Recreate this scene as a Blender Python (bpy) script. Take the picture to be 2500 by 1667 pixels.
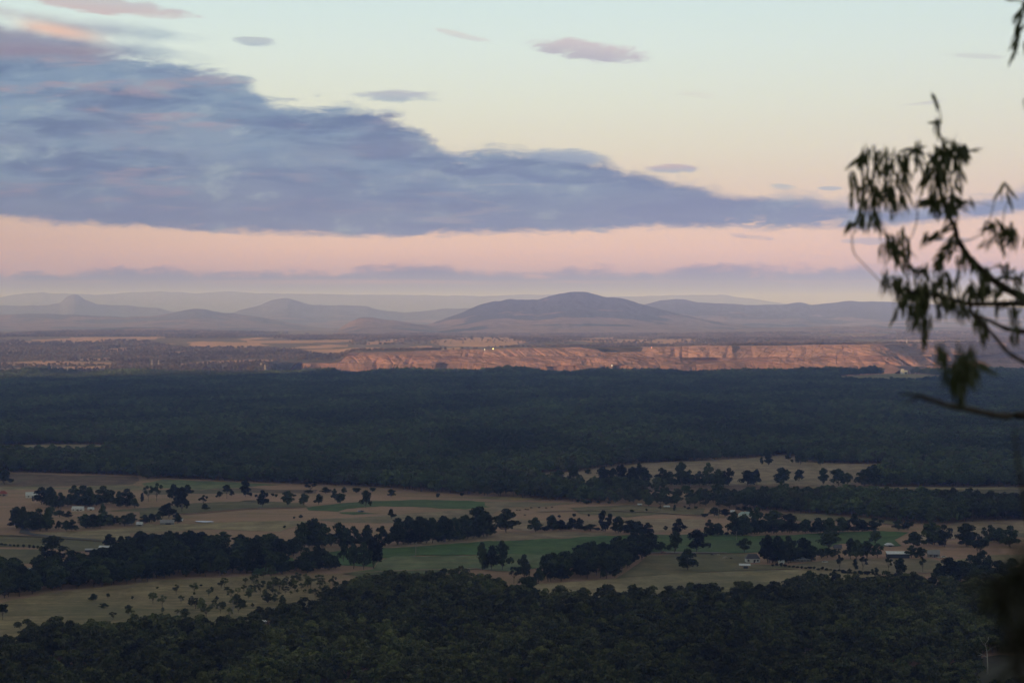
import bpy, bmesh, math, random
import numpy as np
from mathutils import Vector, Matrix

# ------------------------------------------------------------------ scene, camera, light
for o in list(bpy.data.objects):
    bpy.data.objects.remove(o, do_unlink=True)
SC = bpy.context.scene
COL = SC.collection
K = 0.000175            # radians (slope) per photo pixel, photo is 2500 wide
YH = 785.0              # photo row of the true horizon
EYE = 190.0             # height of the lookout above the valley floor
random.seed(7)
RNG = np.random.default_rng(11)

cam = bpy.data.cameras.new('camera')
cam.sensor_width = 36.0
cam.lens = 36.0 / (2500 * K)
cam.shift_y = -(833.5 - YH) / 2500.0
cam.clip_start = 0.1
cam.clip_end = 120000
cam.dof.use_dof = True
cam.dof.focus_distance = 4000
cam.dof.aperture_fstop = 4.0
camo = bpy.data.objects.new('camera', cam)
COL.objects.link(camo)
camo.location = (0, 0, EYE)
camo.rotation_euler = (math.radians(90), 0, 0)
SC.camera = camo

SUN_AZ = math.radians(-40)     # sun stands behind the viewer, to the left
SUN_EL = math.radians(3.2)
sun = bpy.data.lights.new('sun', 'SUN')
sun.energy = 5.0
sun.angle = math.radians(0.5)
sun.color = (1.0, 0.71, 0.94)
suno = bpy.data.objects.new('sun', sun)
COL.objects.link(suno)
to_sun = Vector((math.sin(SUN_AZ) * math.cos(SUN_EL), -math.cos(SUN_AZ) * math.cos(SUN_EL), math.sin(SUN_EL)))
suno.rotation_euler = to_sun.to_track_quat('Z', 'Y').to_euler()
suno.location = (300, -300, 400)

SC.view_settings.view_transform = 'Standard'
SC.view_settings.look = 'None'
SC.view_settings.exposure = 0.0
SC.view_settings.gamma = 1.0
SC.view_settings.use_curve_mapping = False
SC.render.engine = 'CYCLES'
cy = SC.cycles
cy.max_bounces = 5
cy.diffuse_bounces = 3
cy.glossy_bounces = 2
cy.volume_bounces = 1
cy.transparent_max_bounces = 6
cy.use_denoising = True
cy.caustics_reflective = False
cy.caustics_refractive = False


class NT:
    """tiny helper to write node graphs as expressions"""
    def __init__(self, tree):
        self.t = tree
        self.n = tree.nodes
        self.l = tree.links

    def put(self, sock, v):
        if v is None:
            return
        if isinstance(v, bpy.types.NodeSocket):
            self.l.new(v, sock)
        elif sock.type == 'RGBA' and not isinstance(v, (int, float)):
            sock.default_value = (v[0], v[1], v[2], 1.0)
        else:
            sock.default_value = v

    def m(self, op, a, b=None, c=None, clamp=False):
        n = self.n.new('ShaderNodeMath')
        n.operation = op
        n.use_clamp = clamp
        for i, v in enumerate((a, b, c)):
            self.put(n.inputs[i], v)
        return n.outputs[0]

    def add(self, a, b): return self.m('ADD', a, b)
    def sub(self, a, b): return self.m('SUBTRACT', a, b)
    def mul(self, a, b): return self.m('MULTIPLY', a, b)
    def div(self, a, b): return self.m('DIVIDE', a, b)
    def mx(self, a, b): return self.m('MAXIMUM', a, b)

    def step(self, v, lo, hi, tlo=0.0, thi=1.0):
        n = self.n.new('ShaderNodeMapRange')
        n.interpolation_type = 'SMOOTHSTEP'
        for i, x in enumerate((v, lo, hi, tlo, thi)):
            self.put(n.inputs[i], x)
        return n.outputs[0]

    def xyz(self, x, y, z=0.0):
        n = self.n.new('ShaderNodeCombineXYZ')
        for i, v in enumerate((x, y, z)):
            self.put(n.inputs[i], v)
        return n.outputs[0]

    def noise(self, vec, scale, detail=4.0, rough=0.55, dist=0.0):
        n = self.n.new('ShaderNodeTexNoise')
        self.put(n.inputs['Vector'], vec)
        n.inputs['Scale'].default_value = scale
        n.inputs['Detail'].default_value = detail
        n.inputs['Roughness'].default_value = rough
        n.inputs['Distortion'].default_value = dist
        return n.outputs[0]

    def mix(self, f, a, b):
        n = self.n.new('ShaderNodeMix')
        n.data_type = 'RGBA'
        self.put(n.inputs[0], f)
        self.put(n.inputs[6], a)
        self.put(n.inputs[7], b)
        return n.outputs[2]

    def ramp(self, f, stops, interp='LINEAR'):
        n = self.n.new('ShaderNodeValToRGB')
        cr = n.color_ramp
        cr.interpolation = interp
        while len(cr.elements) < len(stops):
            cr.elements.new(0.5)
        for e, (p, c) in zip(cr.elements, stops):
            e.position = p
            e.color = (c[0], c[1], c[2], 1)
        self.put(n.inputs[0], f)
        return n.outputs[0]

    def curve(self, x, pts):
        n = self.n.new('ShaderNodeFloatCurve')
        c = n.mapping.curves[0]
        while len(c.points) < len(pts):
            c.points.new(0.5, 0.5)
        for p, (a, b) in zip(c.points, sorted(pts)):
            p.location = (a, b)
            p.handle_type = 'AUTO_CLAMPED'
        n.mapping.update()
        self.put(n.inputs['Value'], x)
        return n.outputs[0]


def lin(r, g, b):
    f = lambda c: c / 255 / 12.92 if c <= 10.3 else ((c / 255 + 0.055) / 1.055) ** 2.4
    return (f(r), f(g), f(b))


def build_world():
    w = bpy.data.worlds.new('World')
    SC.world = w
    w.use_nodes = True
    w.cycles.sampling_method = 'MANUAL'
    w.cycles.sample_map_resolution = 1024
    N = NT(w.node_tree)
    N.n.clear()
    out = N.n.new('ShaderNodeOutputWorld')
    bg = N.n.new('ShaderNodeBackground')
    N.l.new(bg.outputs[0], out.inputs[0])
    tc = N.n.new('ShaderNodeTexCoord')
    sep = N.n.new('ShaderNodeSeparateXYZ')
    N.l.new(tc.outputs['Generated'], sep.inputs[0])
    X, Y, Z = sep.outputs
    # bearing and elevation of the looked-at piece of sky, in thousandths of a photo pixel
    yy = N.mx(Y, 0.15)
    U = N.add(N.div(N.div(X, yy), K * 1000), 1.25)
    V = N.sub(YH / 1000, N.div(N.div(Z, yy), K * 1000))
    EL = N.div(N.m('ARCSINE', Z), math.pi / 2)            # 0 horizon, 1 overhead
    d = lambda deg: deg / 90.0
    up = N.m('MAXIMUM', EL, 0.0)
    base = N.ramp(up, [
        (0.0, lin(70, 54, 68)),
        (d(0.7), lin(96, 76, 86)),
        (d(1.1), lin(168, 132, 130)),
        (d(1.6), lin(226, 186, 164)),
        (d(2.2), lin(235, 202, 178)),
        (d(3.2), lin(226, 208, 190)),
        (d(4.2), lin(227, 224, 212)),
        (d(5.4), lin(226, 234, 229)),
        (d(6.6), lin(222, 238, 242)),
        (d(8.0), lin(213, 236, 246)),
        (d(14), (0.46, 0.54, 0.56)),
        (d(30), (0.228, 0.225, 0.212)),
        (1.0, (0.118, 0.114, 0.110)),
    ])
    # sky texture supplies the upper dome
    sky = N.n.new('ShaderNodeTexSky')
    sky.sky_type = 'NISHITA'
    sky.sun_disc = False
    sky.sun_elevation = SUN_EL
    sky.sun_rotation = math.pi - SUN_AZ
    sky.altitude = 250
    sk = N.n.new('ShaderNodeVectorMath')
    sk.operation = 'SCALE'
    N.l.new(sky.outputs[0], sk.inputs[0])
    sk.inputs['Scale'].default_value = 0.08
    base = N.mix(N.step(EL, d(16), d(40), 0.0, 0.3), base, sk.outputs[0])
    # the right of the view is a little greyer and greener
    base = N.mix(N.step(U, 1.2, 2.9, 0.0, 0.30), base, N.ramp(up, [
        (0.0, lin(70, 56, 70)), (d(0.8), lin(110, 88, 96)), (d(1.1), lin(165, 132, 132)), (d(1.6), lin(210, 176, 164)), (d(3.4), lin(217, 204, 188)), (d(8), lin(203, 222, 222)), (d(30), (0.216, 0.216, 0.205)), (1, (0.118, .114, .110))]))

    dim = N.mul(N.step(U, 0.9, -0.2), N.step(V, 0.40, 0.6))
    base = N.mix(N.mul(dim, 0.42), base, lin(150, 120, 88))
    warp = N.noise(N.xyz(N.mul(U, 2.2), N.mul(V, 9.0)), 1.6, 5.0, 0.6)
    fine = N.noise(N.xyz(N.mul(U, 5.0), N.mul(V, 17.0), 3.1), 2.4, 6.0, 0.62, 0.4)
    strk = N.noise(N.xyz(N.mul(U, 1.3), N.mul(V, 11.0), 7.7), 1.9, 6.0, 0.6, 0.6)
    big = N.noise(N.xyz(N.mul(U, 1.6), N.mul(V, 5.0), 1.7), 1.3, 3.0, 0.5)
    T = N.m('DIVIDE', N.add(U, 0.7), 4.0, clamp=True)      # u -0.7 .. 3.3
    t = lambda px: (px / 1000 + 0.7) / 4.0

    def edge(pts):
        return N.curve(T, [(t(a), b / 1000) for a, b in pts])
    top = edge([(-700, -40), (-300, 0), (0, 62), (200, 98), (330, 126), (420, 148), (517, 165), (600, 188), (680, 232), (800, 245), (900, 258), (985, 290),
                (1050, 332), (1130, 362), (1230, 358), (1350, 372), (1470, 385), (1520, 408), (1600, 424), (1720, 445), (1800, 470), (1930, 472), (2060, 484), (2200, 490), (2330, 484),
                (2500, 452), (2800, 425), (3300, 420)])
    bot = edge([(-700, 500), (-200, 520), (0, 538), (150, 552), (300, 560), (480, 567), (700, 580), (950, 585), (1150, 577), (1400, 570), (1600, 562), (1750, 560),
                (1950, 563), (2100, 562), (2200, 556), (2300, 546), (2420, 534), (2500, 520), (2800, 470), (3300, 440)])
    e1 = N.mul(N.sub(fine, 0.5), 0.085)
    e1 = N.mul(N.add(e1, N.mul(N.sub(warp, 0.5), 0.06)), N.step(U, 1.3, 2.0, 1.0, 0.45))
    fluf = N.noise(N.xyz(N.mul(U, 6.0), N.mul(V, 12.0), 6.6), 1.7, 6.0, 0.58)
    e1 = N.add(e1, N.mul(N.sub(fluf, 0.5), 0.05))
    a = N.step(N.add(N.sub(V, top), e1), -0.008, 0.036)
    e2 = N.add(N.mul(N.sub(fine, 0.5), 0.046), N.mul(N.sub(fluf, 0.5), 0.030))
    b = N.step(N.add(N.sub(bot, V), e2), -0.004, 0.020)
    bank = N.mul(a, b)
    # ragged gaps on the right half and a few small holes
    gap = N.mul(N.step(strk, 0.60, 0.72), N.step(U, 0.3, 1.6, 0.25, 0.9))
    gap = N.mul(gap, N.step(V, 0.22, 0.33))
    rag = N.mul(N.step(fine, 0.52, 0.66), N.mul(N.step(U, 1.55, 1.8), N.mul(N.step(V, 0.520, 0.545), N.step(U, 1.95, 2.2, 1.0, 0.0))))
    bank = N.mul(bank, N.sub(1.0, N.mx(N.mul(gap, 0.16), N.mul(rag, 0.8))))
    cl_ = lambda r, g, b: tuple(v * f for v, f in zip(lin(r, g, b), (0.65, 0.79, 0.87)))
    stk2 = N.noise(N.xyz(N.mul(U, 2.2), N.mul(V, 9.0), 2.3), 2.0, 6.0, 0.58, 0.5)
    # cloud body
    c = N.mix(N.step(strk, 0.33, 0.66), cl_(113, 129, 163), cl_(143, 161, 190))
    c = N.mix(N.mul(N.step(stk2, 0.46, 0.62), 0.75), c, cl_(158, 172, 196))
    c = N.mix(N.mul(N.step(stk2, 0.48, 0.36), 0.6), c, cl_(104, 120, 156))
    c = N.mix(N.mul(N.step(big, 0.45, 0.68), 0.55), c, cl_(151, 148, 174))
    c = N.mix(N.mul(N.step(N.sub(bot, V), 0.02, 0.12, 0.62, 0.0), N.step(U, 0.2, 1.2, 0.8, 0.5)), c, cl_(144, 136, 160))
    wl = N.mul(N.step(V, 0.17, 0.05), N.step(U, 0.9, 0.0))
    c = N.mix(N.mul(wl, N.step(strk, 0.38, 0.64)), c, cl_(206, 176, 178))
    pk = N.mul(N.step(N.noise(N.xyz(N.mul(U, 2.4), N.mul(V, 15.0), 11.5), 1.6, 5.0, 0.6), 0.50, 0.68), N.step(U, 1.5, 0.2))
    c = N.mix(N.mul(pk, 0.8), c, cl_(192, 164, 174))
    c = N.mix(N.mul(N.step(V, 0.30, 0.15), N.step(N.sub(V, top), 0.06, 0.0, 0.0, 0.3)), c, cl_(176, 188, 210))
    # a pink ribbon inside the bank
    rib = N.mul(N.step(N.m('ABSOLUTE', N.sub(V, N.add(0.198, N.mul(U, 0.09)))), 0.014, 0.0), N.mul(N.step(U, 0.15, 0.24), N.step(U, 0.46, 0.36)))
    c = N.mix(N.mul(rib, N.step(fine, 0.35, 0.6)), c, cl_(176, 156, 172))
    holes = N.mul(N.step(N.noise(N.xyz(N.mul(U, 7.0), N.mul(V, 24.0), 9.4), 1.4, 4.0, 0.6), 0.67, 0.76), N.mul(N.step(V, 0.27, 0.31), N.step(V, 0.46, 0.40)))
    c = N.mix(N.mul(holes, 0.7), c, cl_(190, 205, 210))
    c = N.mix(N.step(V, 0.30, 0.56, 0.0, 0.55), c, cl_(92, 108, 142))
    c = N.mix(N.mul(N.step(fluf, 0.50, 0.72), N.mul(N.step(stk2, 0.42, 0.62), 0.6)), c, cl_(186, 194, 206))
    c = N.mix(N.mul(N.step(fluf, 0.5, 0.30), N.mul(N.step(stk2, 0.55, 0.38), 0.5)), c, cl_(98, 112, 144))
    col = N.mix(N.mul(bank, 0.97), base, c)

    # two streamers over the left end of the bank
    def streamer(tp, bt, c0, c1, amt):
        t_, b_ = edge(tp), edge(bt)
        w_ = N.mul(N.sub(fine, 0.5), 0.030)
        mk_ = N.mul(N.step(N.add(N.sub(V, t_), w_), -0.012, 0.030), N.step(N.add(N.sub(b_, V), w_), -0.010, 0.030))
        return N.mul(mk_, amt), N.mix(N.step(U, 0.02, 0.42), c0, c1)
    mB, cB = streamer([(-700, 0), (-300, 20), (0, 55), (150, 75), (260, 95), (383, 112), (459, 130), (560, 156), (620, 175), (3300, 180)],
                      [(-700, 150), (0, 148), (300, 152), (405, 150), (480, 151), (560, 150), (620, 120), (3300, 100)], cl_(176, 164, 180), cl_(146, 162, 190), 0.85)
    cB = N.mix(N.mul(N.step(V, 0.095, 0.13), N.mul(N.step(U, 0.36, 0.2), N.step(strk, 0.3, 0.6))), cB, cl_(176, 150, 162))
    mA, cA = streamer([(-700, -30), (-200, 0), (0, 16), (70, 30), (200, 46), (300, 58), (400, 70), (460, 86), (540, 100), (600, 110), (3300, 110)],
                      [(-700, 30), (0, 44), (100, 70), (160, 94), (300, 98), (400, 106), (470, 102), (540, 92), (600, 80), (3300, 60)], cl_(214, 186, 188), cl_(170, 182, 202), 0.85)
    col = N.mix(mB, col, cB)
    col = N.mix(mA, col, cA)
    glow = N.mul(N.step(N.m('ABSOLUTE', N.sub(V, N.add(0.050, N.mul(U, 0.18)))), 0.026, 0.0), N.mul(N.step(U, 0.0, 0.12), N.step(U, 0.30, 0.14)))
    col = N.mix(N.mul(glow, 0.85), col, lin(236, 198, 180))
    # small lens clouds
    def lens(cx, cy, rx, ry, tilt, ca, cb, amt):
        du = N.sub(U, cx / 1000)
        dv = N.sub(N.sub(V, cy / 1000), N.mul(du, tilt))
        r = N.add(N.m('POWER', N.div(du, rx / 1000), 2.0), N.m('POWER', N.div(dv, ry / 1000), 2.0))
        r = N.add(r, N.mul(N.sub(fine, 0.5), 3.0))
        msk = N.step(r, 1.25, 0.15)
        return N.mul(msk, amt), N.mix(N.step(N.add(dv, N.mul(N.sub(strk, .5), 0.02)), -ry / 1000, ry / 1000), ca, cb)
    for args in [(1440, 126, 145, 27, 0.11, lin(205, 198, 208), lin(182, 182, 200), 0.95),
                 (975, 235, 105, 17, 0.02, lin(184, 190, 206), lin(164, 182, 203), 0.95),
                 (625, 101, 55, 13, 0.06, lin(184, 196, 210), lin(170, 186, 204), 0.85),
                 (260, 14, 210, 24, 0.12, lin(196, 198, 208), lin(204, 188, 194), 0.9),
                 (1130, 88, 70, 10, 0.22, lin(214, 212, 216), lin(206, 206, 214), 0.6),
                 (1640, 412, 72, 13, -0.02, lin(192, 176, 186), lin(160, 172, 194), 0.95),
                 (1380, 383, 115, 21, 0.04, lin(156, 172, 195), lin(134, 152, 184), 0.95),
                 (1910, 457, 40, 9, 0.02, lin(178, 186, 200), lin(168, 178, 196), 0.8),
                 (2030, 460, 30, 5, 0.0, lin(170, 178, 196), lin(160, 172, 194), 0.8),
                 (2260, 252, 55, 5, -0.1, lin(200, 200, 206), lin(198, 200, 208), 0.6),
                 (2380, 137, 70, 8, 0.06, lin(198, 203, 208), lin(196, 200, 208), 0.5),
                 (1700, 232, 60, 8, 0.12, lin(214, 214, 214), lin(212, 212, 214), 0.35),
                 (2130, 588, 70, 9, 0.0, lin(170, 158, 172), lin(160, 152, 172), 0.75),
                 (1830, 578, 60, 8, 0.1, lin(178, 160, 170), lin(170, 156, 170), 0.7),
                 (2330, 585, 60, 8, 0.0, lin(176, 160, 172), lin(166, 156, 172), 0.6)]:
        mk, cc = lens(*args)
        col = N.mix(mk, col, cc)
    # low cloud band above the hills: puffed top edge on the left, flat base
    lb_ = lambda r, g, b: tuple(v * f for v, f in zip(lin(r, g, b), (0.13, 0.17, 0.30)))
    ltop = edge([(-700, 640), (0, 650), (150, 648), (320, 642), (420, 646), (600, 652), (800, 650), (930, 646), (1010, 637), (1080, 640), (1120, 649), (1300, 652), (1600, 648), (1900, 645), (2500, 640), (3300, 640)])
    puff = N.noise(N.xyz(N.mul(U, 6.0), N.mul(V, 13.0), 5.5), 1.6, 6.0, 0.6)
    la = N.step(N.add(N.sub(V, ltop), N.mul(N.sub(puff, 0.5), 0.085)), -0.003, 0.018)
    lb = N.step(N.add(N.sub(0.690, V), N.mul(N.sub(strk, 0.5), 0.02)), -0.004, 0.010)
    lc = N.mix(N.step(N.add(N.sub(V, ltop), N.mul(N.sub(puff, 0.5), 0.07)), 0.0, 0.030), tuple(v * .62 for v in lin(244, 188, 176)), lb_(168, 160, 176))
    lc = N.mix(N.mul(N.step(strk, 0.48, 0.62), 0.5), lc, lb_(190, 164, 172))
    col = N.mix(N.mul(N.mul(la, lb), N.step(puff, 0.22, 0.46, 0.82, 0.97)), col, lc)
    l2 = N.mul(N.step(N.m('ABSOLUTE', N.add(N.sub(V, 0.712), N.mul(N.sub(strk, 0.5), 0.03))), 0.034, 0.016), N.step(U, 0.2, 1.0, 0.85, 0.95))
    col = N.mix(l2, col, lb_(174, 156, 170))
    # below the horizon, the unlit far country
    col = N.mix(N.step(Z, 0.0, -0.02), col, lin(96, 90, 100))
    N.l.new(col, bg.inputs[0])
    bg.inputs[1].default_value = 1.0


build_world()

# ------------------------------------------------------------------ helpers
def P(px, py, z=0.0):
    """photo pixel -> point of the plane at height z"""
    s = (py - YH) * K
    y = (EYE - z) / s
    return Vector(((px - 1250) * K * y, y, z))


def D(px, py, y):
    """photo pixel -> point at depth y"""
    return Vector(((px - 1250) * K * y, y, EYE - (py - YH) * K * y))


def hsh(ix, iy, seed):
    n = (ix.astype(np.int64) * 374761393 + iy.astype(np.int64) * 668265263 + seed * 974634777) & 0x7fffffff
    n = ((n ^ (n >> 13)) * 1274126177) & 0x7fffffff
    return ((n ^ (n >> 16)) & 0xffff) / 65535.0


def vnoise(x, y, seed=0):
    x = np.asarray(x, float); y = np.asarray(y, float)
    ix = np.floor(x); iy = np.floor(y)
    fx = x - ix; fy = y - iy
    fx = fx * fx * (3 - 2 * fx); fy = fy * fy * (3 - 2 * fy)
    a = hsh(ix, iy, seed); b = hsh(ix + 1, iy, seed); c = hsh(ix, iy + 1, seed); d = hsh(ix + 1, iy + 1, seed)
    return a + (b - a) * fx + (c - a) * fy + (a - b - c + d) * fx * fy


def fbm(x, y, seed=0, octv=4):
    s = 0; a = 0.5; t = 0
    for i in range(octv):
        s = s + a * vnoise(np.asarray(x) * 2 ** i, np.asarray(y) * 2 ** i, seed + i * 17)
        t += a; a *= 0.5
    return s / t


def sst(x, a, b):
    t = np.clip((np.asarray(x, float) - a) / (b - a), 0, 1)
    return t * t * (3 - 2 * t)


def inpoly(x, y, poly):
    x = np.asarray(x); y = np.asarray(y)
    r = np.zeros(x.shape, bool)
    n = len(poly)
    for i in range(n):
        x0, y0 = poly[i]; x1, y1 = poly[(i + 1) % n]
        if y0 == y1:
            continue
        c = ((y0 > y) != (y1 > y)) & (x < (x1 - x0) * (y - y0) / (y1 - y0) + x0)
        r ^= c
    return r


def tagp(o, label=None, cat=None, group=None, kind=None):
    if label: o['label'] = label
    if cat: o['category'] = cat
    if group: o['group'] = group
    if kind: o['kind'] = kind
    return o


def link(name, me, parent=None, mat=None):
    o = bpy.data.objects.new(name, me)
    COL.objects.link(o)
    if parent is not None: o.parent = parent
    if mat is not None and me is not None and not me.materials: me.materials.append(mat)
    return o


def empty(name, loc, rz=0.0):
    o = bpy.data.objects.new(name, None)
    COL.objects.link(o)
    o.location = loc
    o.rotation_euler = (0, 0, rz)
    o.empty_display_size = 0.5
    return o


def mesh_np(name, verts, faces, mats=(), mi=None, smooth=False):
    me = bpy.data.meshes.new(name)
    me.from_pydata([tuple(v) for v in verts], [], [tuple(f) for f in faces])
    for m in mats: me.materials.append(m)
    if mi is not None: me.polygons.foreach_set('material_index', np.asarray(mi, np.int32))
    if smooth: me.polygons.foreach_set('use_smooth', np.ones(len(me.polygons), bool))
    me.update()
    return me


def grid_mesh(name, V, mat, smooth=True):
    r, c, _ = V.shape
    idx = np.arange(r * c).reshape(r, c)
    f = np.stack([idx[:-1, :-1], idx[:-1, 1:], idx[1:, 1:], idx[1:, :-1]], -1).reshape(-1, 4)
    me = bpy.data.meshes.new(name)
    me.vertices.add(r * c)
    me.vertices.foreach_set('co', V.reshape(-1).astype(np.float32))
    me.loops.add(f.size)
    me.loops.foreach_set('vertex_index', f.reshape(-1).astype(np.int32))
    me.polygons.add(len(f))
    me.polygons.foreach_set('loop_start', np.arange(0, f.size, 4, dtype=np.int32))
    me.polygons.foreach_set('use_smooth', np.full(len(f), smooth))
    me.materials.append(mat)
    me.update(calc_edges=True)
    return me


class MB:
    def __init__(self):
        self.v = []; self.f = []; self.m = []

    def box(self, c, s, mi=0, rz=0.0, taper=1.0):
        n = len(self.v)
        ca, sa = math.cos(rz), math.sin(rz)
        for dz in (-.5, .5):
            t = taper if dz > 0 else 1.0
            for dx, dy in ((-.5, -.5), (.5, -.5), (.5, .5), (-.5, .5)):
                x, y = dx * s[0] * t, dy * s[1] * t
                self.v.append((c[0] + x * ca - y * sa, c[1] + x * sa + y * ca, c[2] + dz * s[2]))
        for q in ((0, 3, 2, 1), (4, 5, 6, 7), (0, 1, 5, 4), (1, 2, 6, 5), (2, 3, 7, 6), (3, 0, 4, 7)):
            self.f.append(tuple(n + i for i in q)); self.m.append(mi)

    def tube(self, pts, rad, seg=6, mi=0):
        pts = [Vector(p) for p in pts]
        n0 = len(self.v)
        for i, p in enumerate(pts):
            a = pts[max(i - 1, 0)]; b = pts[min(i + 1, len(pts) - 1)]
            d = (b - a).normalized() if (b - a).length > 1e-9 else Vector((0, 0, 1))
            ref = Vector((0, 1, 0)) if abs(d.y) < 0.9 else Vector((1, 0, 0))
            u = d.cross(ref).normalized(); w = d.cross(u)
            r = rad[i] if hasattr(rad, '__len__') else rad
            for k in range(seg):
                an = 2 * math.pi * k / seg
                self.v.append(tuple(p + u * (math.cos(an) * r) + w * (math.sin(an) * r)))
        for i in range(len(pts) - 1):
            for k in range(seg):
                a = n0 + i * seg + k; b = n0 + i * seg + (k + 1) % seg
                self.f.append((a, b, b + seg, a + seg)); self.m.append(mi)
        self.f.append(tuple(n0 + k for k in range(seg))[::-1]); self.m.append(mi)
        e = n0 + (len(pts) - 1) * seg
        self.f.append(tuple(e + k for k in range(seg))); self.m.append(mi)

    def poly(self, pts, mi=0):
        n = len(self.v)
        self.v += [tuple(p) for p in pts]
        self.f.append(tuple(range(n, n + len(pts)))); self.m.append(mi)

    def mesh(self, name, mats, smooth=False):
        return mesh_np(name, self.v, self.f, mats, self.m, smooth)


def material(name):
    m = bpy.data.materials.new(name)
    m.use_nodes = True
    N = NT(m.node_tree)
    bs = N.n['Principled BSDF']
    return m, N, bs


def coords(N, kind='Object'):
    tc = N.n.new('ShaderNodeTexCoord')
    s = N.n.new('ShaderNodeSeparateXYZ')
    N.l.new(tc.outputs[kind], s.inputs[0])
    return s.outputs


def world_pos(N):
    g = N.n.new('ShaderNodeNewGeometry')
    s = N.n.new('ShaderNodeSeparateXYZ')
    N.l.new(g.outputs['Position'], s.inputs[0])
    return s.outputs, g


def plain(name, col, rough=0.7, spec=0.3, metal=0.0, var=0.12, scale=0.6):
    m, N, bs = material(name)
    (x, y, z), g = world_pos(N)
    n = N.noise(N.xyz(x, y, z), scale, 4, 0.6)
    f = N.step(n, 0.3, 0.7, 1 - var, 1 + var)
    h = N.n.new('ShaderNodeVectorMath'); h.operation = 'SCALE'
    h.inputs[0].default_value = col
    N.put(h.inputs['Scale'], f)
    N.l.new(h.outputs[0], bs.inputs['Base Color'])
    bs.inputs['Roughness'].default_value = rough
    bs.inputs['Specular IOR Level'].default_value = spec
    bs.inputs['Metallic'].default_value = metal
    return m


def grass_mat(name, cols, stretch=(1, 1), sheen=0.25, seed=0.0, sc=1.0):
    """paddock: broad patches, streaks and tussock mottling of the real ground cover"""
    m, N, bs = material(name)
    (x, y, z), g = world_pos(N)
    big = N.noise(N.xyz(N.mul(x, 0.006 * sc * stretch[0]), N.mul(y, 0.004 * sc * stretch[1]), seed), 1.0, 5, 0.6, 0.4)
    st = N.noise(N.xyz(N.mul(x, 0.012 * sc), N.mul(y, 0.05 * sc), seed + 4), 1.0, 5, 0.62, 0.6)
    fi = N.noise(N.xyz(N.mul(x, 0.25), N.mul(y, 0.12), seed + 9), 1.0, 4, 0.7)
    c = N.mix(N.step(big, 0.36, 0.64), cols[0], cols[1])
    c = N.mix(N.mul(N.step(st, 0.46, 0.62), 0.85), c, cols[2])
    st2 = N.noise(N.xyz(N.mul(x, 0.02 * sc), N.mul(y, 0.11 * sc), seed + 14), 1.0, 5, 0.65, 0.5)
    c = N.mix(N.mul(N.step(st2, 0.54, 0.68), 0.55), c, cols[3] if len(cols) > 3 else cols[0])
    c = N.mix(N.mul(N.step(fi, 0.50, 0.72), 0.55), c, cols[3] if len(cols) > 3 else cols[0])
    mot = N.noise(N.xyz(N.mul(x, 0.045), N.mul(y, 0.022), seed + 31), 1.0, 5, 0.66, 0.4)
    sc_ = N.n.new('ShaderNodeVectorMath'); sc_.operation = 'SCALE'
    N.l.new(c, sc_.inputs[0]); N.put(sc_.inputs['Scale'], N.step(mot, 0.30, 0.70, 0.74, 1.26))
    c = sc_.outputs[0]
    olv = N.noise(N.xyz(N.mul(x, 0.0045), N.mul(y, 0.0028), seed + 21), 1.0, 5, 0.62, 0.8)
    c = N.mix(N.mul(N.step(olv, 0.46, 0.62), 0.55), c, (0.135, 0.145, 0.085) if cols[0][0] > cols[0][1] else (0.10, 0.125, 0.06))
    N.l.new(c, bs.inputs['Base Color'])
    bs.inputs['Roughness'].default_value = 0.95
    bs.inputs['Specular IOR Level'].default_value = 0.1
    bs.inputs['Sheen Weight'].default_value = sheen
    bs.inputs['Sheen Roughness'].default_value = 0.6
    N.l.new(c, bs.inputs['Sheen Tint'])
    return m


def foliage_mat(name, ca, cb, cc, var=0.5, spread=0.7):
    m, N, bs = material(name)
    oi = N.n.new('ShaderNodeObjectInfo')
    (x, y, z), g = world_pos(N)
    n = N.noise(N.xyz(x, y, z), 0.35, 3, 0.6)
    c = N.mix(oi.outputs['Random'], ca, cb)
    c = N.mix(N.mul(N.step(n, 0.42, 0.66), var), c, cc)
    stand = N.noise(N.xyz(N.mul(x, 0.0042), N.mul(y, 0.0016), 0.0), 1.0, 5, 0.6, 0.5)
    r2 = N.m('FRACT', N.mul(oi.outputs['Random'], 7.31))
    h = N.n.new('ShaderNodeVectorMath'); h.operation = 'SCALE'
    N.l.new(c, h.inputs[0])
    N.put(h.inputs['Scale'], N.mul(N.add(1.0 - spread / 2, N.mul(r2, spread)), N.step(stand, 0.34, 0.66, 0.66, 1.62)))
    N.l.new(h.outputs[0], bs.inputs['Base Color'])
    bs.inputs['Roughness'].default_value = 0.75
    bs.inputs['Specular IOR Level'].default_value = 0.2
    return m


M = {}
M['leaf_far'] = foliage_mat('gum_foliage', (0.056, 0.092, 0.042), (0.090, 0.116, 0.044), (0.118, 0.140, 0.058))
M['leaf_olive'] = foliage_mat('olive_foliage', (0.062, 0.075, 0.036), (0.085, 0.088, 0.045), (0.10, 0.105, 0.06))
M['leaf_dark'] = foliage_mat('dark_foliage', (0.013, 0.029, 0.010), (0.034, 0.048, 0.014), (0.056, 0.070, 0.026), 0.6, 1.1)
M['leaf_bush'] = foliage_mat('bush_foliage', (0.042, 0.062, 0.020), (0.082, 0.098, 0.030), (0.160, 0.155, 0.066), 0.75, 1.1)
M['leaf_dry_sunlit'] = foliage_mat('sunlit_dry_foliage', (0.115, 0.095, 0.072), (0.155, 0.122, 0.092), (0.19, 0.145, 0.11))  # dry woodland leaves, with low sunlight put into the paler, warmer colour
M['bark_far'] = plain('grey_bark', (0.16, 0.135, 0.11), 0.9, 0.1, var=0.3)
M['deadwood'] = plain('bleached_wood', (0.55, 0.52, 0.48), 0.85, 0.1, var=0.15)
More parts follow.
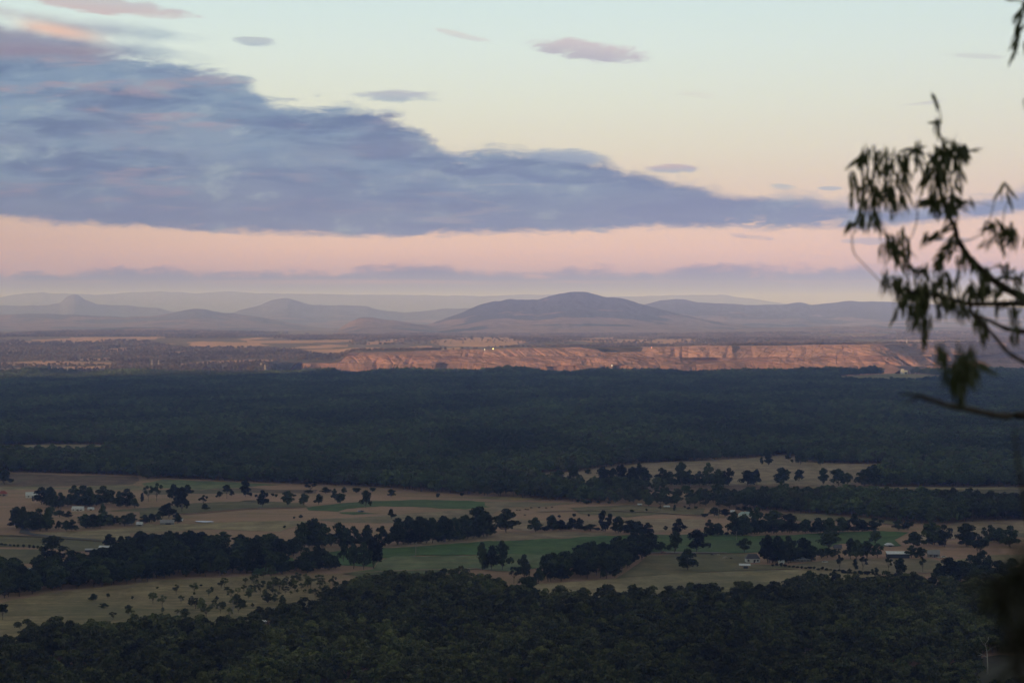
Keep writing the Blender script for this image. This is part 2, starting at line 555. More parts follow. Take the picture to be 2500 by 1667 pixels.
M['bark'] = plain('dark_bark', (0.06, 0.048, 0.042), 0.85, 0.2, var=0.35, scale=30)
M['white_paint'] = plain('white_paint', (0.78, 0.78, 0.77), 0.5, 0.4)
M['white_roof'] = plain('white_metal_roof', (0.74, 0.78, 0.82), 0.35, 0.5)
M['aqua_roof'] = plain('pale_aqua_roof', (0.45, 0.58, 0.58), 0.4, 0.5)
M['grey_roof'] = plain('grey_metal_roof', (0.34, 0.35, 0.38), 0.4, 0.5)
M['dark_roof'] = plain('dark_tile_roof', (0.12, 0.12, 0.14), 0.6, 0.3)
M['red_roof'] = plain('red_tile_roof', (0.34, 0.10, 0.07), 0.7, 0.3)
M['tan_wall'] = plain('tan_wall', (0.42, 0.34, 0.26), 0.85, 0.2)
M['dark_wall'] = plain('dark_wall', (0.06, 0.07, 0.08), 0.8, 0.2)
M['grey_wall'] = plain('grey_wall', (0.30, 0.30, 0.30), 0.8, 0.2)
M['glass'] = plain('dark_window_glass', (0.03, 0.035, 0.045), 0.1, 0.6)
M['steel'] = plain('galvanised_steel', (0.45, 0.45, 0.45), 0.5, 0.4)
M['pole'] = plain('weathered_pole', (0.34, 0.31, 0.28), 0.9, 0.1)
M['black_hide'] = plain('dark_hide', (0.03, 0.025, 0.02), 0.8, 0.2)
M['pale_hide'] = plain('pale_hide', (0.6, 0.55, 0.48), 0.8, 0.2)
M['rubber'] = plain('rubber', (0.02, 0.02, 0.02), 0.8, 0.2)
M['water'] = plain('dam_water', (0.03, 0.035, 0.04), 0.04, 0.5, var=0.02)
M['road'] = plain('grey_road', (0.10, 0.10, 0.105), 0.85, 0.3)
M['red_paint'] = plain('red_paint', (0.45, 0.05, 0.03), 0.5, 0.4)
M['tan'] = grass_mat('dry_paddock', [(0.266, 0.224, 0.139), (0.342, 0.279, 0.167), (0.386, 0.318, 0.198), (0.196, 0.184, 0.106)], seed=1)
M['pink'] = grass_mat('stubble_paddock', [(0.312, 0.242, 0.167), (0.365, 0.282, 0.195), (0.259, 0.195, 0.137), (0.380, 0.295, 0.198)], seed=2)
M['brown'] = grass_mat('fallow_paddock', [(0.144, 0.105, 0.081), (0.172, 0.121, 0.088), (0.206, 0.139, 0.100), (0.117, 0.089, 0.065)], seed=3)
M['green'] = grass_mat('green_paddock', [(0.072, 0.139, 0.050), (0.088, 0.158, 0.056), (0.107, 0.158, 0.061), (0.078, 0.124, 0.050)], seed=4)
M['dull'] = grass_mat('dull_green_paddock', [(0.129, 0.181, 0.088), (0.165, 0.205, 0.101), (0.206, 0.210, 0.114), (0.140, 0.165, 0.086)], seed=5)
M['olive'] = grass_mat('olive_paddock', [(0.155, 0.138, 0.078), (0.198, 0.168, 0.093), (0.238, 0.200, 0.113), (0.126, 0.116, 0.063)], seed=6)
M['rough'] = grass_mat('rough_pasture', [(0.215, 0.185, 0.100), (0.301, 0.240, 0.136), (0.366, 0.286, 0.164), (0.143, 0.135, 0.070)], seed=7, sc=2.2)
M['yellow'] = grass_mat('yellow_paddock', [(0.330, 0.250, 0.101), (0.363, 0.271, 0.114), (0.330, 0.255, 0.114), (0.248, 0.210, 0.086)], seed=8)
M['litter'] = grass_mat('leaf_litter', [(0.06, 0.052, 0.038), (0.085, 0.07, 0.05), (0.05, 0.05, 0.034), (0.10, 0.075, 0.055)], seed=9, sheen=0.0)


def ground_mat():
    m, N, bs = material('valley_ground')
    (x, y, z), g = world_pos(N)
    at = N.n.new('ShaderNodeAttribute'); at.attribute_name = 'cover'
    cov = at.outputs['Fac']
    big = N.noise(N.xyz(N.mul(x, 0.0035), N.mul(y, 0.0022), 2.0), 1.0, 6, 0.6, 0.5)
    st = N.noise(N.xyz(N.mul(x, 0.010), N.mul(y, 0.035), 5.0), 1.0, 5, 0.62, 0.6)
    fi = N.noise(N.xyz(N.mul(x, 0.2), N.mul(y, 0.1), 6.0), 1.0, 4, 0.7)
    grass = N.mix(N.step(big, 0.38, 0.62), (0.27, 0.18, 0.125), (0.34, 0.215, 0.16))
    grass = N.mix(N.mul(N.step(st, 0.45, 0.65), 0.6), grass, (0.192, 0.160, 0.083))
    grass = N.mix(N.mul(N.step(fi, 0.5, 0.75), 0.4), grass, (0.141, 0.110, 0.059))
    wood = N.mix(N.step(st, 0.4, 0.65), (0.075, 0.066, 0.045), (0.125, 0.098, 0.070))
    edge = N.add(cov, N.mul(N.sub(st, 0.5), 0.5))
    c = N.mix(N.step(edge, 0.42, 0.58), wood, grass)
    N.l.new(c, bs.inputs['Base Color'])
    bs.inputs['Roughness'].default_value = 0.95
    bs.inputs['Specular IOR Level'].default_value = 0.1
    bs.inputs['Sheen Weight'].default_value = 0.7
    bs.inputs['Sheen Roughness'].default_value = 0.5
    N.l.new(c, bs.inputs['Sheen Tint'])
    return m


def hill_mat(name, seed, bush_v=0.05):
    m, N, bs = material(name)
    (x, y, z), g = world_pos(N)
    v = N.xyz(N.mul(x, 0.0016), N.mul(y, 0.0016), N.mul(z, 0.006))
    n = N.noise(v, 1.0, 6, 0.62, 0.4)
    n2 = N.noise(N.xyz(x, y, z), 0.009, 5, 0.65)
    low = N.step(z, 150, 330, 0.13, -0.10)                     # grazing country low down, bush above
    c = N.mix(N.step(N.add(n, low), 0.54, 0.62), (bush_v * .75, bush_v * .8, bush_v * .7), (0.36, 0.24, 0.175))  # pasture colour pinkened as if sunlit
    c = N.mix(N.mul(N.step(n2, 0.45, 0.65), 0.6), c, (0.055, 0.058, 0.045))
    N.l.new(c, bs.inputs['Base Color'])
    bs.inputs['Roughness'].default_value = 0.95
    bs.inputs['Specular IOR Level'].default_value = 0.1
    bp = N.n.new('ShaderNodeBump')
    bp.inputs['Strength'].default_value = 0.7
    bp.inputs['Distance'].default_value = 60.0
    N.l.new(n2, bp.inputs['Height'])
    N.l.new(bp.outputs[0], bs.inputs['Normal'])
    return m


def pit_mat():
    m, N, bs = material('cut_rock')
    (x, y, z), g = world_pos(N)
    strat = N.noise(N.xyz(N.mul(x, 0.0016), N.mul(y, 0.002), N.mul(z, 0.034)), 1.0, 5, 0.6, 0.5)
    rill = N.noise(N.xyz(N.mul(x, 0.045), N.mul(y, 0.02), N.mul(z, 0.008)), 1.0, 5, 0.65)
    patch = N.noise(N.xyz(N.mul(x, 0.006), N.mul(y, 0.004), N.mul(z, 0.02)), 1.0, 4, 0.6)
    c = N.mix(N.step(strat, 0.38, 0.62), (0.44, 0.285, 0.27), (0.27, 0.18, 0.175))
    c = N.mix(N.mul(N.step(rill, 0.42, 0.68), 0.6), c, (0.49, 0.33, 0.31))
    c = N.mix(N.mul(N.step(patch, 0.52, 0.66), 0.6), c, (0.20, 0.15, 0.145))
    at = N.n.new('ShaderNodeAttribute'); at.attribute_name = 'lift'
    lf = N.div(at.outputs['Fac'], 10.0)
    fr = N.mul(N.m('FRACT', lf), 10.0)
    face = N.add(fr, N.mul(N.sub(rill, 0.5), 0.9))
    c = N.mix(N.mul(N.step(face, 0.25, 0.75), 0.62), c, (0.19, 0.13, 0.12))      # bare rock high on each lift, paler rubble below
    c = N.mix(N.mul(N.step(fr, 0.86, 0.90), 0.5), c, (0.42, 0.30, 0.25))
    c = N.mix(N.mul(N.step(lf, 1.5, 2.0), 0.35), c, (0.36, 0.26, 0.235))
    N.l.new(c, bs.inputs['Base Color'])
    bs.inputs['Roughness'].default_value = 0.95
    bs.inputs['Specular IOR Level'].default_value = 0.1
    bp = N.n.new('ShaderNodeBump')
    bp.inputs['Strength'].default_value = 0.6
    bp.inputs['Distance'].default_value = 6.0
    N.l.new(N.add(rill, N.mul(strat, 0.6)), bp.inputs['Height'])
    N.l.new(bp.outputs[0], bs.inputs['Normal'])
    return m


# ------------------------------------------------------------------ terrain
WALL_PLAN = [(-700, 9450), (690, 9420), (850, 9400), (1300, 9380), (1700, 9440), (2050, 9400), (2140, 9390), (2195, 9500), (2250, 9660), (2310, 9830), (2400, 10120), (2500, 10480), (2620, 10980), (2800, 11800)]
WPX = np.array([a for a, b in WALL_PLAN], float)
WY = np.array([b for a, b in WALL_PLAN], float)
TOPX = np.array([-700, 690, 845, 1130, 1270, 1560, 1755, 2137, 2300, 2500, 2800], float)
TOPY = np.array([862, 862, 860, 855, 849, 849, 844, 841, 838, 836, 836], float)


def pxof(x, y):
    return 1250 + x / np.maximum(y, 1.0) / K


def ridge_h(x):
    """crest height of the range behind the lookout"""
    xs = np.array([-40000, -14000, -10200, -9450, -9000, -8800, -8560, -8200, -7000, -4000, 0, 8000, 40000], float)
    hs = np.array([460, 505, 535, 548, 560, 630, 738, 752, 762, 765, 740, 650, 560], float)  # unseen crest, heights shaped to set where its shadow ends in the valley
    return np.interp(x, xs, hs) + (fbm(np.asarray(x) / 900.0, 0 * np.asarray(x), 5, 3) - .5) * 24


def zg(x, y):
    x = np.asarray(x, float); y = np.asarray(y, float)
    z = np.zeros(np.broadcast(x, y).shape)
    hill = 188.3 * np.clip(1 - y / 950.0, 0, None) ** 1.1
    z = np.where((y >= 0) & (y < 950), hill, z)
    t = np.clip(-y / 1500.0, 0, 1)
    back = 188.3 + (ridge_h(x) - 188.3) * (t * 0.6 + 0.4 * t * t * (3 - 2 * t)) + np.minimum(t * 8, 1) * (fbm(x / 260, y / 260, 3) - .5) * 30 * np.sin(np.pi * np.clip(t, 0, 1))
    back = np.where(y < -1500, ridge_h(x) - (-y - 1500) * 0.04, back)
    z = np.where(y < 0, back, z)
    # far country
    px = pxof(x, y)
    wy = np.interp(px, WPX, WY)
    pt = EYE - (np.interp(px, TOPX, TOPY) - YH) * K * wy
    plate = np.interp(y, [8000, 8400, 9700, 11000, 12500, 17000, 22000, 46000], [0, 3, 30, 62, 90, 108, 122, 150])
    roll = (fbm(x / 2600, y / 1500, 21, 4) - .45) * 44 * sst(y, 9900, 12500) * (1 - 0.5 * sst(y, 20000, 30000))
    far = plate + roll
    inpit = sst(px, 640, 740)
    pe = far + (pt - far) * sst(px, 815, 870)
    pt = pe
    floor_ = np.where(y < wy + 60, -50 * sst(y, 8250, 8500), -50 + (pt - 1.5 + 50) * np.clip((y - wy - 60) / 60, 0, 1))
    floor_ = np.where(y > wy + 120, pt - 1.5 + (far - pt + 1.5) * sst(y, wy + 120, 12500), floor_)
    far = far * (1 - inpit) + floor_ * inpit
    z = np.where(y > 8000, far, z)
    return z


def ray_ground(px, py):
    """first hit of the photo ray with the far terrain"""
    ys = np.arange(8200, 30000, 15.0)
    xs = (px - 1250) * K * ys
    zr = EYE - (py - YH) * K * ys
    h = zg(xs, ys)
    i = np.argmax(h >= zr)
    return xs[i], ys[i], h[i]


# sunlit paddocks and bare strips on the far side (photo outline, later laid on the land)
FAR_FIELDS = [
    [(0, 885), (90, 881), (270, 884), (272, 890), (150, 892), (0, 892)],
    [(0, 899), (120, 897), (270, 892), (268, 897), (140, 903), (0, 905)],
    [(185, 877), (270, 873), (268, 880), (190, 880)],
    [(270, 851), (310, 849), (310, 854), (270, 855)],
    [(400, 860), (470, 855), (472, 859), (405, 862)],
    [(440, 888), (520, 880), (670, 878), (670, 882), (540, 885), (445, 892)],
    [(60, 832), (120, 828), (125, 836), (60, 838)],
    [(165, 834), (200, 823), (260, 824), (270, 832), (200, 838)],
    [(510, 838), (545, 834), (548, 840), (515, 843)],
    [(605, 833), (700, 831), (860, 829), (870, 834), (700, 838), (605, 838)],
    [(735, 846), (800, 842), (850, 841), (850, 848), (740, 850)],
    [(890, 836), (985, 826), (985, 833), (930, 840), (895, 842)],
    [(1000, 846), (1055, 844), (1055, 851), (1000, 852)],
    [(1050, 832), (1130, 824), (1240, 825), (1290, 836), (1230, 846), (1100, 846), (1050, 838)],
    [(1080, 851), (1120, 847), (1130, 856), (1075, 857)],
    [(1480, 836), (1520, 829), (1700, 828), (1640, 838)],
    [(1600, 840), (1660, 832), (1705, 830), (1690, 836), (1605, 843)],
    [(1570, 810), (1650, 806), (1750, 804), (1752, 810), (1600, 813)],
    [(1420, 825), (1500, 824), (1500, 828), (1420, 829)],
    [(1800, 816), (1840, 814), (1840, 818), (1800, 819)],
    [(330, 826), (380, 822), (385, 827), (335, 830)],
]


def build_ground():
    fov = np.radians(np.concatenate([np.linspace(-180, -125, 20, endpoint=False), np.linspace(-125, -90, 180, endpoint=False), np.linspace(-90, -60, 12, endpoint=False), np.linspace(-60, -15, 45, endpoint=False),
                                     np.linspace(-15, 15, 700, endpoint=False), np.linspace(15, 60, 45, endpoint=False), np.linspace(60, 180, 41)]))
    rad = np.concatenate([[0.5, 3, 6, 10, 16, 25, 40, 60, 85], np.arange(120, 1000, 40), np.arange(1000, 8000, 250), np.arange(8000, 10600, 25),
                          10600 * 1.009 ** np.arange(0, 163)])
    R, A = np.meshgrid(rad, fov, indexing='ij')
    X = R * np.sin(A); Y = R * np.cos(A)
    Z = zg(X, Y)
    V = np.stack([X, Y, Z], -1)
    me = grid_mesh('ground', V[:, ::-1], ground_mat())
    Xr, Yr = X[:, ::-1], Y[:, ::-1]
    Zr = Z[:, ::-1]
    px = pxof(Xr, Yr); py = YH + (EYE - Zr) / np.maximum(Yr, 1) / K
    cov = np.full(X.shape, 0.85)
    patch = fbm(Xr / 700, Yr / 900, 31, 4)
    farc = sst(patch, 0.50, 0.60) * 0.9
    fine_ = fbm(Xr / 230, Yr / 520, 33, 4)
    farc = np.where(Yr > 11000, sst(patch * .55 + fine_ * .45, .535, .60) * .8, farc)
    farc = np.where((px < 760) & (Yr < 10300), farc * 0.45, farc) * (1 - 0.45 * sst(Yr, 12500, 15000))
    cov = np.where((Yr > 8000) & (Yr < 60000), farc, cov)
    # dense bush on the plain directly beyond the pit on the right
    for poly in FAR_FIELDS:
        cov = np.where(inpoly(px, py, poly) & (Yr > 8200), np.where(Yr > 13500, 0.25 + 0.75 * fbm(Xr / 260, Yr / 300, 35, 3), 1.0), cov)
    cov = np.where((Yr < 950), 0.1, cov)
    at = me.attributes.new('cover', 'FLOAT', 'POINT')
    at.data.foreach_set('value', cov.reshape(-1).astype(np.float32))
    o = link('ground', me)
    tagp(o, kind='structure')


build_ground()
PIT = pit_mat()


def build_pit():
    pxs = np.arange(640, 2780, 0.9)
    wy = np.interp(pxs, WPX, WY)
    wy = np.convolve(np.pad(wy, 40, 'edge'), np.ones(81) / 81, 'valid')
    x = (pxs - 1250) * K * wy
    dx = np.gradient(x); dy = np.gradient(wy)
    ln = np.hypot(dx, dy)
    nx, ny = dy / ln, -dx / ln                       # outward (towards the viewer)
    s = np.cumsum(ln)
    ztop = EYE - (np.interp(pxs, TOPX, TOPY) - YH) * K * np.interp(pxs, WPX, WY)
    up = sst(pxs, 826, 856)                           # the two upper lifts start here
    low = sst(pxs, 690, 738)
    b1 = 16 + (fbm(s / 420, s * 0, 41, 4) - .5) * 52   # lower bench
    b1 = b1 * sst(pxs, 880, 1060) + 24 * (1 - sst(pxs, 880, 1060))
    b2 = 50 + (fbm(s / 520, s * 0, 43, 4) - .5) * 44
    b2 = np.maximum(b2, b1 + 8)   # upper bench
    b2 = np.minimum(b2, ztop - 8)
    b1 = -52 + (b1 + 52) * low
    ztop = ztop + (fbm(s / 160, s * 0, 47, 4) - .5) * 9 - 16 * sst(fbm(s / 300, s * 0, 49, 3), .60, .68) * (pxs < 1700)
    zt = b1 + (ztop - b1) * up
    b2 = b1 + (b2 - b1) * up
    # lifts stand back in broad bays
    bay = [(fbm(s / f, s * 0 + k * 3.3, 50 + k, 3) - .5) * a for k, (f, a) in enumerate(((330, 130), (260, 120), (380, 110)))]

    def rib(k, f, a, qq=0.0):
        sw = s + (fbm(s / 310, s * 0 + k, 66 + k, 3) - .5) * 420 + qq * (15 + 28 * (k % 2)) * np.where(fbm(s / 500, s * 0, 69 + k, 2) > .5, 1, -1)
        n = fbm(sw / f, s * 0 + k * 7.1, 60 + k, 4)
        r = np.abs(n - .5) * 2
        amp = 0.25 + 1.5 * fbm(s / 380, s * 0 + k * 2.7, 68 + k, 2) ** 2 * 2
        return (r ** 0.8) * a * amp
    prof = []
    qv = []
    def lift(z0, z1, off0, off1, k, rows):
        notch = sst(vnoise(s / 130, s * 0 + k, 80 + k), 0.78, 0.86) * -60
        for q in np.linspace(0, 1, rows):
            wob = (fbm(s / 26, q * 5 + s * 0 + k, 90 + k, 4) - .5) * 20
            rb = rib(k, 150, 44, q) + rib(k + 5, 52, 15, q * 1.6)
            tal = np.clip(fbm(s / 70 + k * 9, s * 0, 97 + k, 3) - .42, 0, 1) * 130 * max(0.0, 0.55 - q)
            spread = 1.0 - 0.55 * q                   # talus ribs widen downwards
            qv.append(np.full(s.shape, q) * 0.9 + k * 10)
            prof.append((off0 + (off1 - off0) * q + bay[k] + tal + (rb * spread + notch * q) + wob * (0 if q in (0, 1) else 1), z0 + (z1 - z0) * q))
    lift(-52 + 0 * s, b1, 150, 108, 0, 15)
    lift(b1 + 0.6, b2, 76, 52, 1, 15)
    lift(b2 + 0.6, zt, 14, -6, 2, 15)
    rows = []
    for off, z in prof:
        rows.append(np.stack([x + nx * off, wy + ny * off, z], -1))
    off, z = prof[-1]
    rows.append(np.stack([x + nx * (-230), wy + ny * (-230), z * 0 + zt - 0.5], -1))
    rows.append(np.stack([x + nx * (-240), wy + ny * (-240), z * 0 + zt - 14], -1))
    V = np.stack(rows, 0)
    me = grid_mesh('mine_wall', V, PIT, smooth=False)
    qv += [np.full(s.shape, 20.9)] * 2
    at = me.attributes.new('lift', 'FLOAT', 'POINT')
    at.data.foreach_set('value', np.stack(qv, 0).reshape(-1).astype(np.float32))
    tagp(link('mine_wall', me), 'long terraced pink rock wall of the open cut mine beyond the dark forest', 'mine wall')


build_pit()


# spoil ramps at the shaded right end of the pit
def heap(name, label, cat, pts, width, mat):
    """long spoil bank: crest polyline (x,y,z), falls away on both sides at repose angle"""
    pts = [np.array(p, float) for p in pts]
    L = [0]
    for a, b in zip(pts, pts[1:]): L.append(L[-1] + np.linalg.norm(b - a))
    t = np.linspace(0, L[-1], 60)
    c = np.stack([np.interp(t, L, [p[i] for p in pts]) for i in range(3)], -1)
    d = np.gradient(c[:, :2], axis=0); d /= np.linalg.norm(d, axis=1)[:, None] + 1e-9
    n = np.stack([-d[:, 1], d[:, 0]], -1)
    rows = []
    for q in np.linspace(-1, 1, 17):
        w = width * (1 + (fbm(t / 60, q * 2 + t * 0, 7, 2) - .5) * 0.3)
        z = c[:, 2] - np.maximum(abs(q) - 0.06, 0) * w * 0.62
        rows.append(np.stack([c[:, 0] + n[:, 0] * q * w, c[:, 1] + n[:, 1] * q * w, z], -1))
    me = grid_mesh(name, np.stack(rows, 0), mat, smooth=False)
    return tagp(link(name, me), label, cat)


def pit_pt(px, py, y):
    v = D(px, py, y); return (v.x, v.y, v.z)


heap('spoil_heap', 'small sunlit spoil bank at the foot of the mine wall end, beside the plant', 'spoil heap', [pit_pt(2150, 902, 9280), pit_pt(2160, 890, 9240), pit_pt(2178, 889, 9150), pit_pt(2200, 903, 9000)], 75, PIT)
heap('spoil_heap', 'pair of sunlit spoil cones in the shaded cutting, seen through the gum leaves', 'spoil heap', [pit_pt(2340, 893, 9500), pit_pt(2368, 880, 9480), pit_pt(2378, 886, 9470), pit_pt(2392, 880, 9460), pit_pt(2420, 893, 9450)], 60, PIT)
heap('spoil_heap', 'long grey spoil bank lying low along the shaded end of the mine', 'spoil heap', [pit_pt(2210, 903, 9350), pit_pt(2290, 895, 9300), pit_pt(2420, 888, 9700), pit_pt(2600, 884, 10300)], 90, PIT)


# ------------------------------------------------------------------ hills
def hill(name, d0, W, pts, seed, col_step=3.0, rough=0.34):
    p = sorted(pts)
    pxs = np.arange(p[0][0], p[-1][0], col_step)
    # smooth skyline through the traced points, with small jitter
    hx = np.array([a for a, b in p], float); hy = np.array([b for a, b in p], float)
    py = np.interp(pxs, hx, hy)
    kk = 3
    py = np.convolve(np.pad(py, kk, 'edge'), np.hanning(2 * kk + 1) / np.hanning(2 * kk + 1).sum(), 'valid')
    py = py + (fbm(pxs / 26, pxs * 0, seed + 3, 5) - .5) * 4.2
    zc = EYE - (py - YH) * K * d0
    s = np.concatenate([np.linspace(-1, 0, 46), np.linspace(0, 1, 16)[1:]])
    S, PXX = np.meshgrid(s, pxs, indexing='ij')
    y = d0 + S * W * np.where(S < 0, 1.0, 0.6)
    x = (PXX - 1250) * K * y
    xc = (PXX - 1250) * K * d0
    base = zg(x, y) - 6
    ab = np.abs(S)
    spur = np.abs(fbm(xc / (W * 0.34) + S * 0.7, S * 1.6, seed, 5) - .5) * 2
    cone = np.clip(1 - ab, 0, 1)
    prof = cone ** 1.25
    prof = prof * (1 - rough * 3.0 * ab * cone * (1.2 - spur)) + (fbm(xc / 420, S * W / 420, seed + 9, 5) - .5) * 0.24 * np.minimum(ab * 6, 1) * cone
    prof = np.clip(prof, 0, 1.0)
    z = base + np.maximum(zc[None, :] - base, 0) * prof
    V = np.stack([x, y, z], -1)
    me = grid_mesh(name, V, hill_mat('bush_hillside', seed, 0.045 if seed in (131, 151) else 0.19))  # paler bush colour on the other ranges stands in for sun and haze
    return tagp(link(name, me), kind='structure')


hill('hills', 40000, 5200, [(-900, 740), (-300, 730), (0, 726), (60, 716), (101, 714), (125, 716), (238, 719), (312, 715), (387, 712), (431, 713), (491, 717), (521, 712), (565, 711), (640, 716), (700, 717),
                            (886, 719), (1041, 721), (1171, 723), (1294, 719), (1334, 719), (1500, 723), (1600, 723), (1700, 719), (1760, 720), (1850, 731), (1930, 743), (2100, 752), (2500, 755), (3300, 765)], 101)
hill('hills', 29000, 4200, [(-900, 765), (-300, 752), (0, 745), (60, 746), (120, 745), (148, 740), (163, 724), (172, 720), (185, 718), (192, 721), (206, 730), (235, 742), (300, 746), (380, 752), (430, 762), (520, 778), (640, 800), (760, 815)], 111)
hill('hills', 27000, 3800, [(380, 812), (450, 792), (520, 775), (560, 765), (600, 753), (641, 743), (665, 732), (685, 728), (700, 728), (718, 733), (763, 744), (830, 746), (894, 746), (926, 757), (985, 764), (1069, 755), (1147, 753), (1260, 758), (1400, 780), (1500, 810)], 121)
hill('hills', 24000, 3600, [(1480, 815), (1540, 760), (1576, 743), (1610, 734), (1668, 729), (1700, 737), (1780, 742), (1850, 744), (1920, 744), (1940, 739), (1951, 737), (1963, 739), (1980, 744), (2040, 738), (2062, 735), (2150, 736), (2200, 740), (2300, 744), (2500, 752), (3200, 775)], 131)
hill('hills', 22000, 3400, [(-800, 790), (-300, 775), (0, 768), (100, 766), (210, 770), (300, 774), (380, 771), (425, 763), (446, 758), (476, 754), (500, 755), (536, 763), (625, 772), (700, 787), (780, 801), (860, 815)], 141, rough=0.46)
hill('mountain', 19500, 3400, [(930, 822), (1008, 800), (1049, 790), (1090, 776), (1130, 762), (1171, 743), (1212, 735), (1245, 730), (1273, 731), (1314, 732), (1343, 723), (1370, 716), (1392, 713), (1418, 713), (1440, 715), (1477, 724), (1530, 730), (1560, 741), (1650, 765), (1760, 786), (1900, 806), (2000, 820)], 151, rough=0.46)
hill('hills', 18000, 2200, [(760, 826), (828, 804), (853, 786), (881, 774), (910, 774), (967, 784), (1028, 792), (1100, 806), (1180, 822)], 161)
hill('hills', 16500, 2400, [(-600, 828), (-100, 815), (0, 812), (100, 808), (200, 806), (290, 800), (340, 799), (480, 803), (620, 812), (720, 828)], 171, rough=0.46)
hill('hills', 17500, 2600, [(1250, 828), (1400, 816), (1500, 806), (1700, 801), (1900, 799), (2100, 796), (2300, 798), (2600, 800), (3000, 815)], 181, rough=0.46)

# ------------------------------------------------------------------ paddocks, road, dam
Z1 = lambda X, Y: (X * .2742, 1100 + Y * .2742)
Z2 = lambda X, Y: (600 + X * .2742, 1100 + Y * .2742)
Z3 = lambda X, Y: (1200 + X * .2742, 1080 + Y * .2742)
Z4 = lambda X, Y: (1800 + X * .2976, 1080 + Y * .2976)
ZZ = {1: Z1, 2: Z2, 3: Z3, 4: Z4}
layer = [0]


def paddock(name, mat, pts, jit=1.0):
    """flat sheet on the valley floor; its outline is given by photo pixels"""
    layer[0] += 1
    w = []
    n = len(pts)
    for i in range(n):
        a = pts[i]; b = pts[(i + 1) % n]
        m = max(1, int(math.hypot(a[0] - b[0], (a[1] - b[1]) * 3) / 14))
        for k in range(m):
            t = k / m
            px = a[0] + (b[0] - a[0]) * t; py = a[1] + (b[1] - a[1]) * t
            e = ((vnoise(px / 9.0, py / 4.0, 3 + layer[0]) - .5) * 1.6 + (vnoise(px / 60.0, py / 9.0, 8 + layer[0]) - .5) * 3.0) * jit
            p = P(px, py + float(e))
            w.append((p.x, p.y, 0.02 + 0.02 * layer[0]))
    me = mesh_np(name, w, [tuple(range(len(w)))], [mat])
    if me.polygons[0].normal.z < 0: me.flip_normals()
    return tagp(link(name, me), kind='structure')


def zp(*items):
    return [ZZ[z](X, Y) for z, X, Y in items]


FOREST_EDGE = [(-400, 1150), (0, 1153), (160, 1156), (340, 1162), (346, 1172), (398, 1167), (640, 1178), (929, 1190), (1039, 1201), (1176, 1211), (1240, 1213),
               (1318, 1221), (1408, 1227), (1570, 1236), (1729, 1241), (1840, 1245), (1919, 1253), (2068, 1262), (2187, 1274), (2306, 1283), (2336, 1275), (2500, 1271), (2900, 1270)]
paddock('field', M['brown'], zp((1, -400, 196), (1, 0, 200), (1, 1230, 230), (1, 1240, 268), (1, 1180, 300), (1, 600, 318), (1, 0, 318), (1, -400, 310)))
paddock('field', M['tan'], zp((1, -400, 320), (1, 600, 322), (1, 1180, 305), (1, 1300, 330), (1, 1280, 345), (1, 600, 345), (1, -400, 350)))
paddock('field', M['dull'], zp((1, 1262, 290), (1, 1450, 258), (1, 2100, 278), (2, 0, 290), (2, 330, 300), (1, 2250, 318), (1, 1800, 345), (1, 1310, 328)))
paddock('field', M['brown'], zp((1, 1260, 345), (1, 1800, 350), (1, 2250, 325), (2, 200, 345), (2, 640, 352), (2, 620, 378), (2, 0, 372), (1, 2200, 375), (1, 1300, 395)))
paddock('field', M['olive'], zp((1, 930, 540), (1, 1400, 500), (1, 1700, 470), (1, 2334, 440), (2, 0, 440), (2, 500, 460), (2, 560, 500), (2, 0, 515), (1, 1650, 560), (1, 1250, 590), (1, 1240, 545)))
paddock('field', M['green'], zp((2, 540, 505), (2, 850, 468), (2, 1200, 448), (2, 1600, 434), (2, 2000, 444), (2, 2334, 468), (3, 380, 550), (3, 250, 570), (3, 0, 575), (2, 1950, 522), (2, 1500, 494), (2, 1200, 494), (2, 900, 520), (2, 820, 545), (2, 700, 535), (2, 560, 530)))
paddock('field', M['green'], zp((2, 820, 545), (2, 950, 540), (2, 1120, 555), (2, 1200, 565), (2, 960, 568), (2, 860, 555)))
paddock('field', M['yellow'], zp((2, 1830, 412), (2, 2334, 414), (3, 0, 480), (3, 250, 484), (3, 470, 502), (3, 430, 518), (3, 0, 512), (2, 2100, 430)))
paddock('field', M['pink'], zp((3, -60, 528), (3, 400, 532), (3, 760, 540), (3, 640, 556), (3, 400, 575), (3, 0, 580), (3, -60, 560)))
paddock('field', M['pink'], zp((2, 620, 610), (2, 1000, 590), (2, 1700, 545), (2, 2334, 505), (3, 0, 640), (3, 400, 700), (3, 940, 690), (3, 1900, 680), (3, 1900, 760), (3, 1450, 800), (3, 1430, 740), (3, 900, 740), (3, 300, 790), (2, 1900, 620), (2, 1200, 640), (2, 800, 640)))
paddock('field', M['olive'], zp((3, 700, 580), (3, 1200, 560), (3, 1900, 590), (3, 1880, 650), (3, 1500, 640), (3, 1200, 670), (3, 800, 640)))
paddock('field', M['tan'], zp((1, 340, 740), (1, 700, 715), (1, 1180, 690), (1, 1200, 660), (1, 2334, 630), (2, 600, 620), (2, 300, 720), (1, 1900, 700), (1, 1160, 740), (1, 1150, 800), (1, 920, 800), (1, 560, 770)))
paddock('field', M['olive'], zp((1, -300, 755), (1, 100, 752), (1, 560, 780), (1, 920, 812), (1, 920, 870), (1, 700, 900), (1, 400, 860), (1, 0, 850), (1, -300, 850)))
paddock('field', M['olive'], zp((1, -300, 872), (1, 380, 885), (1, 480, 930), (1, 380, 1000), (1, 100, 1010), (1, -300, 990)))
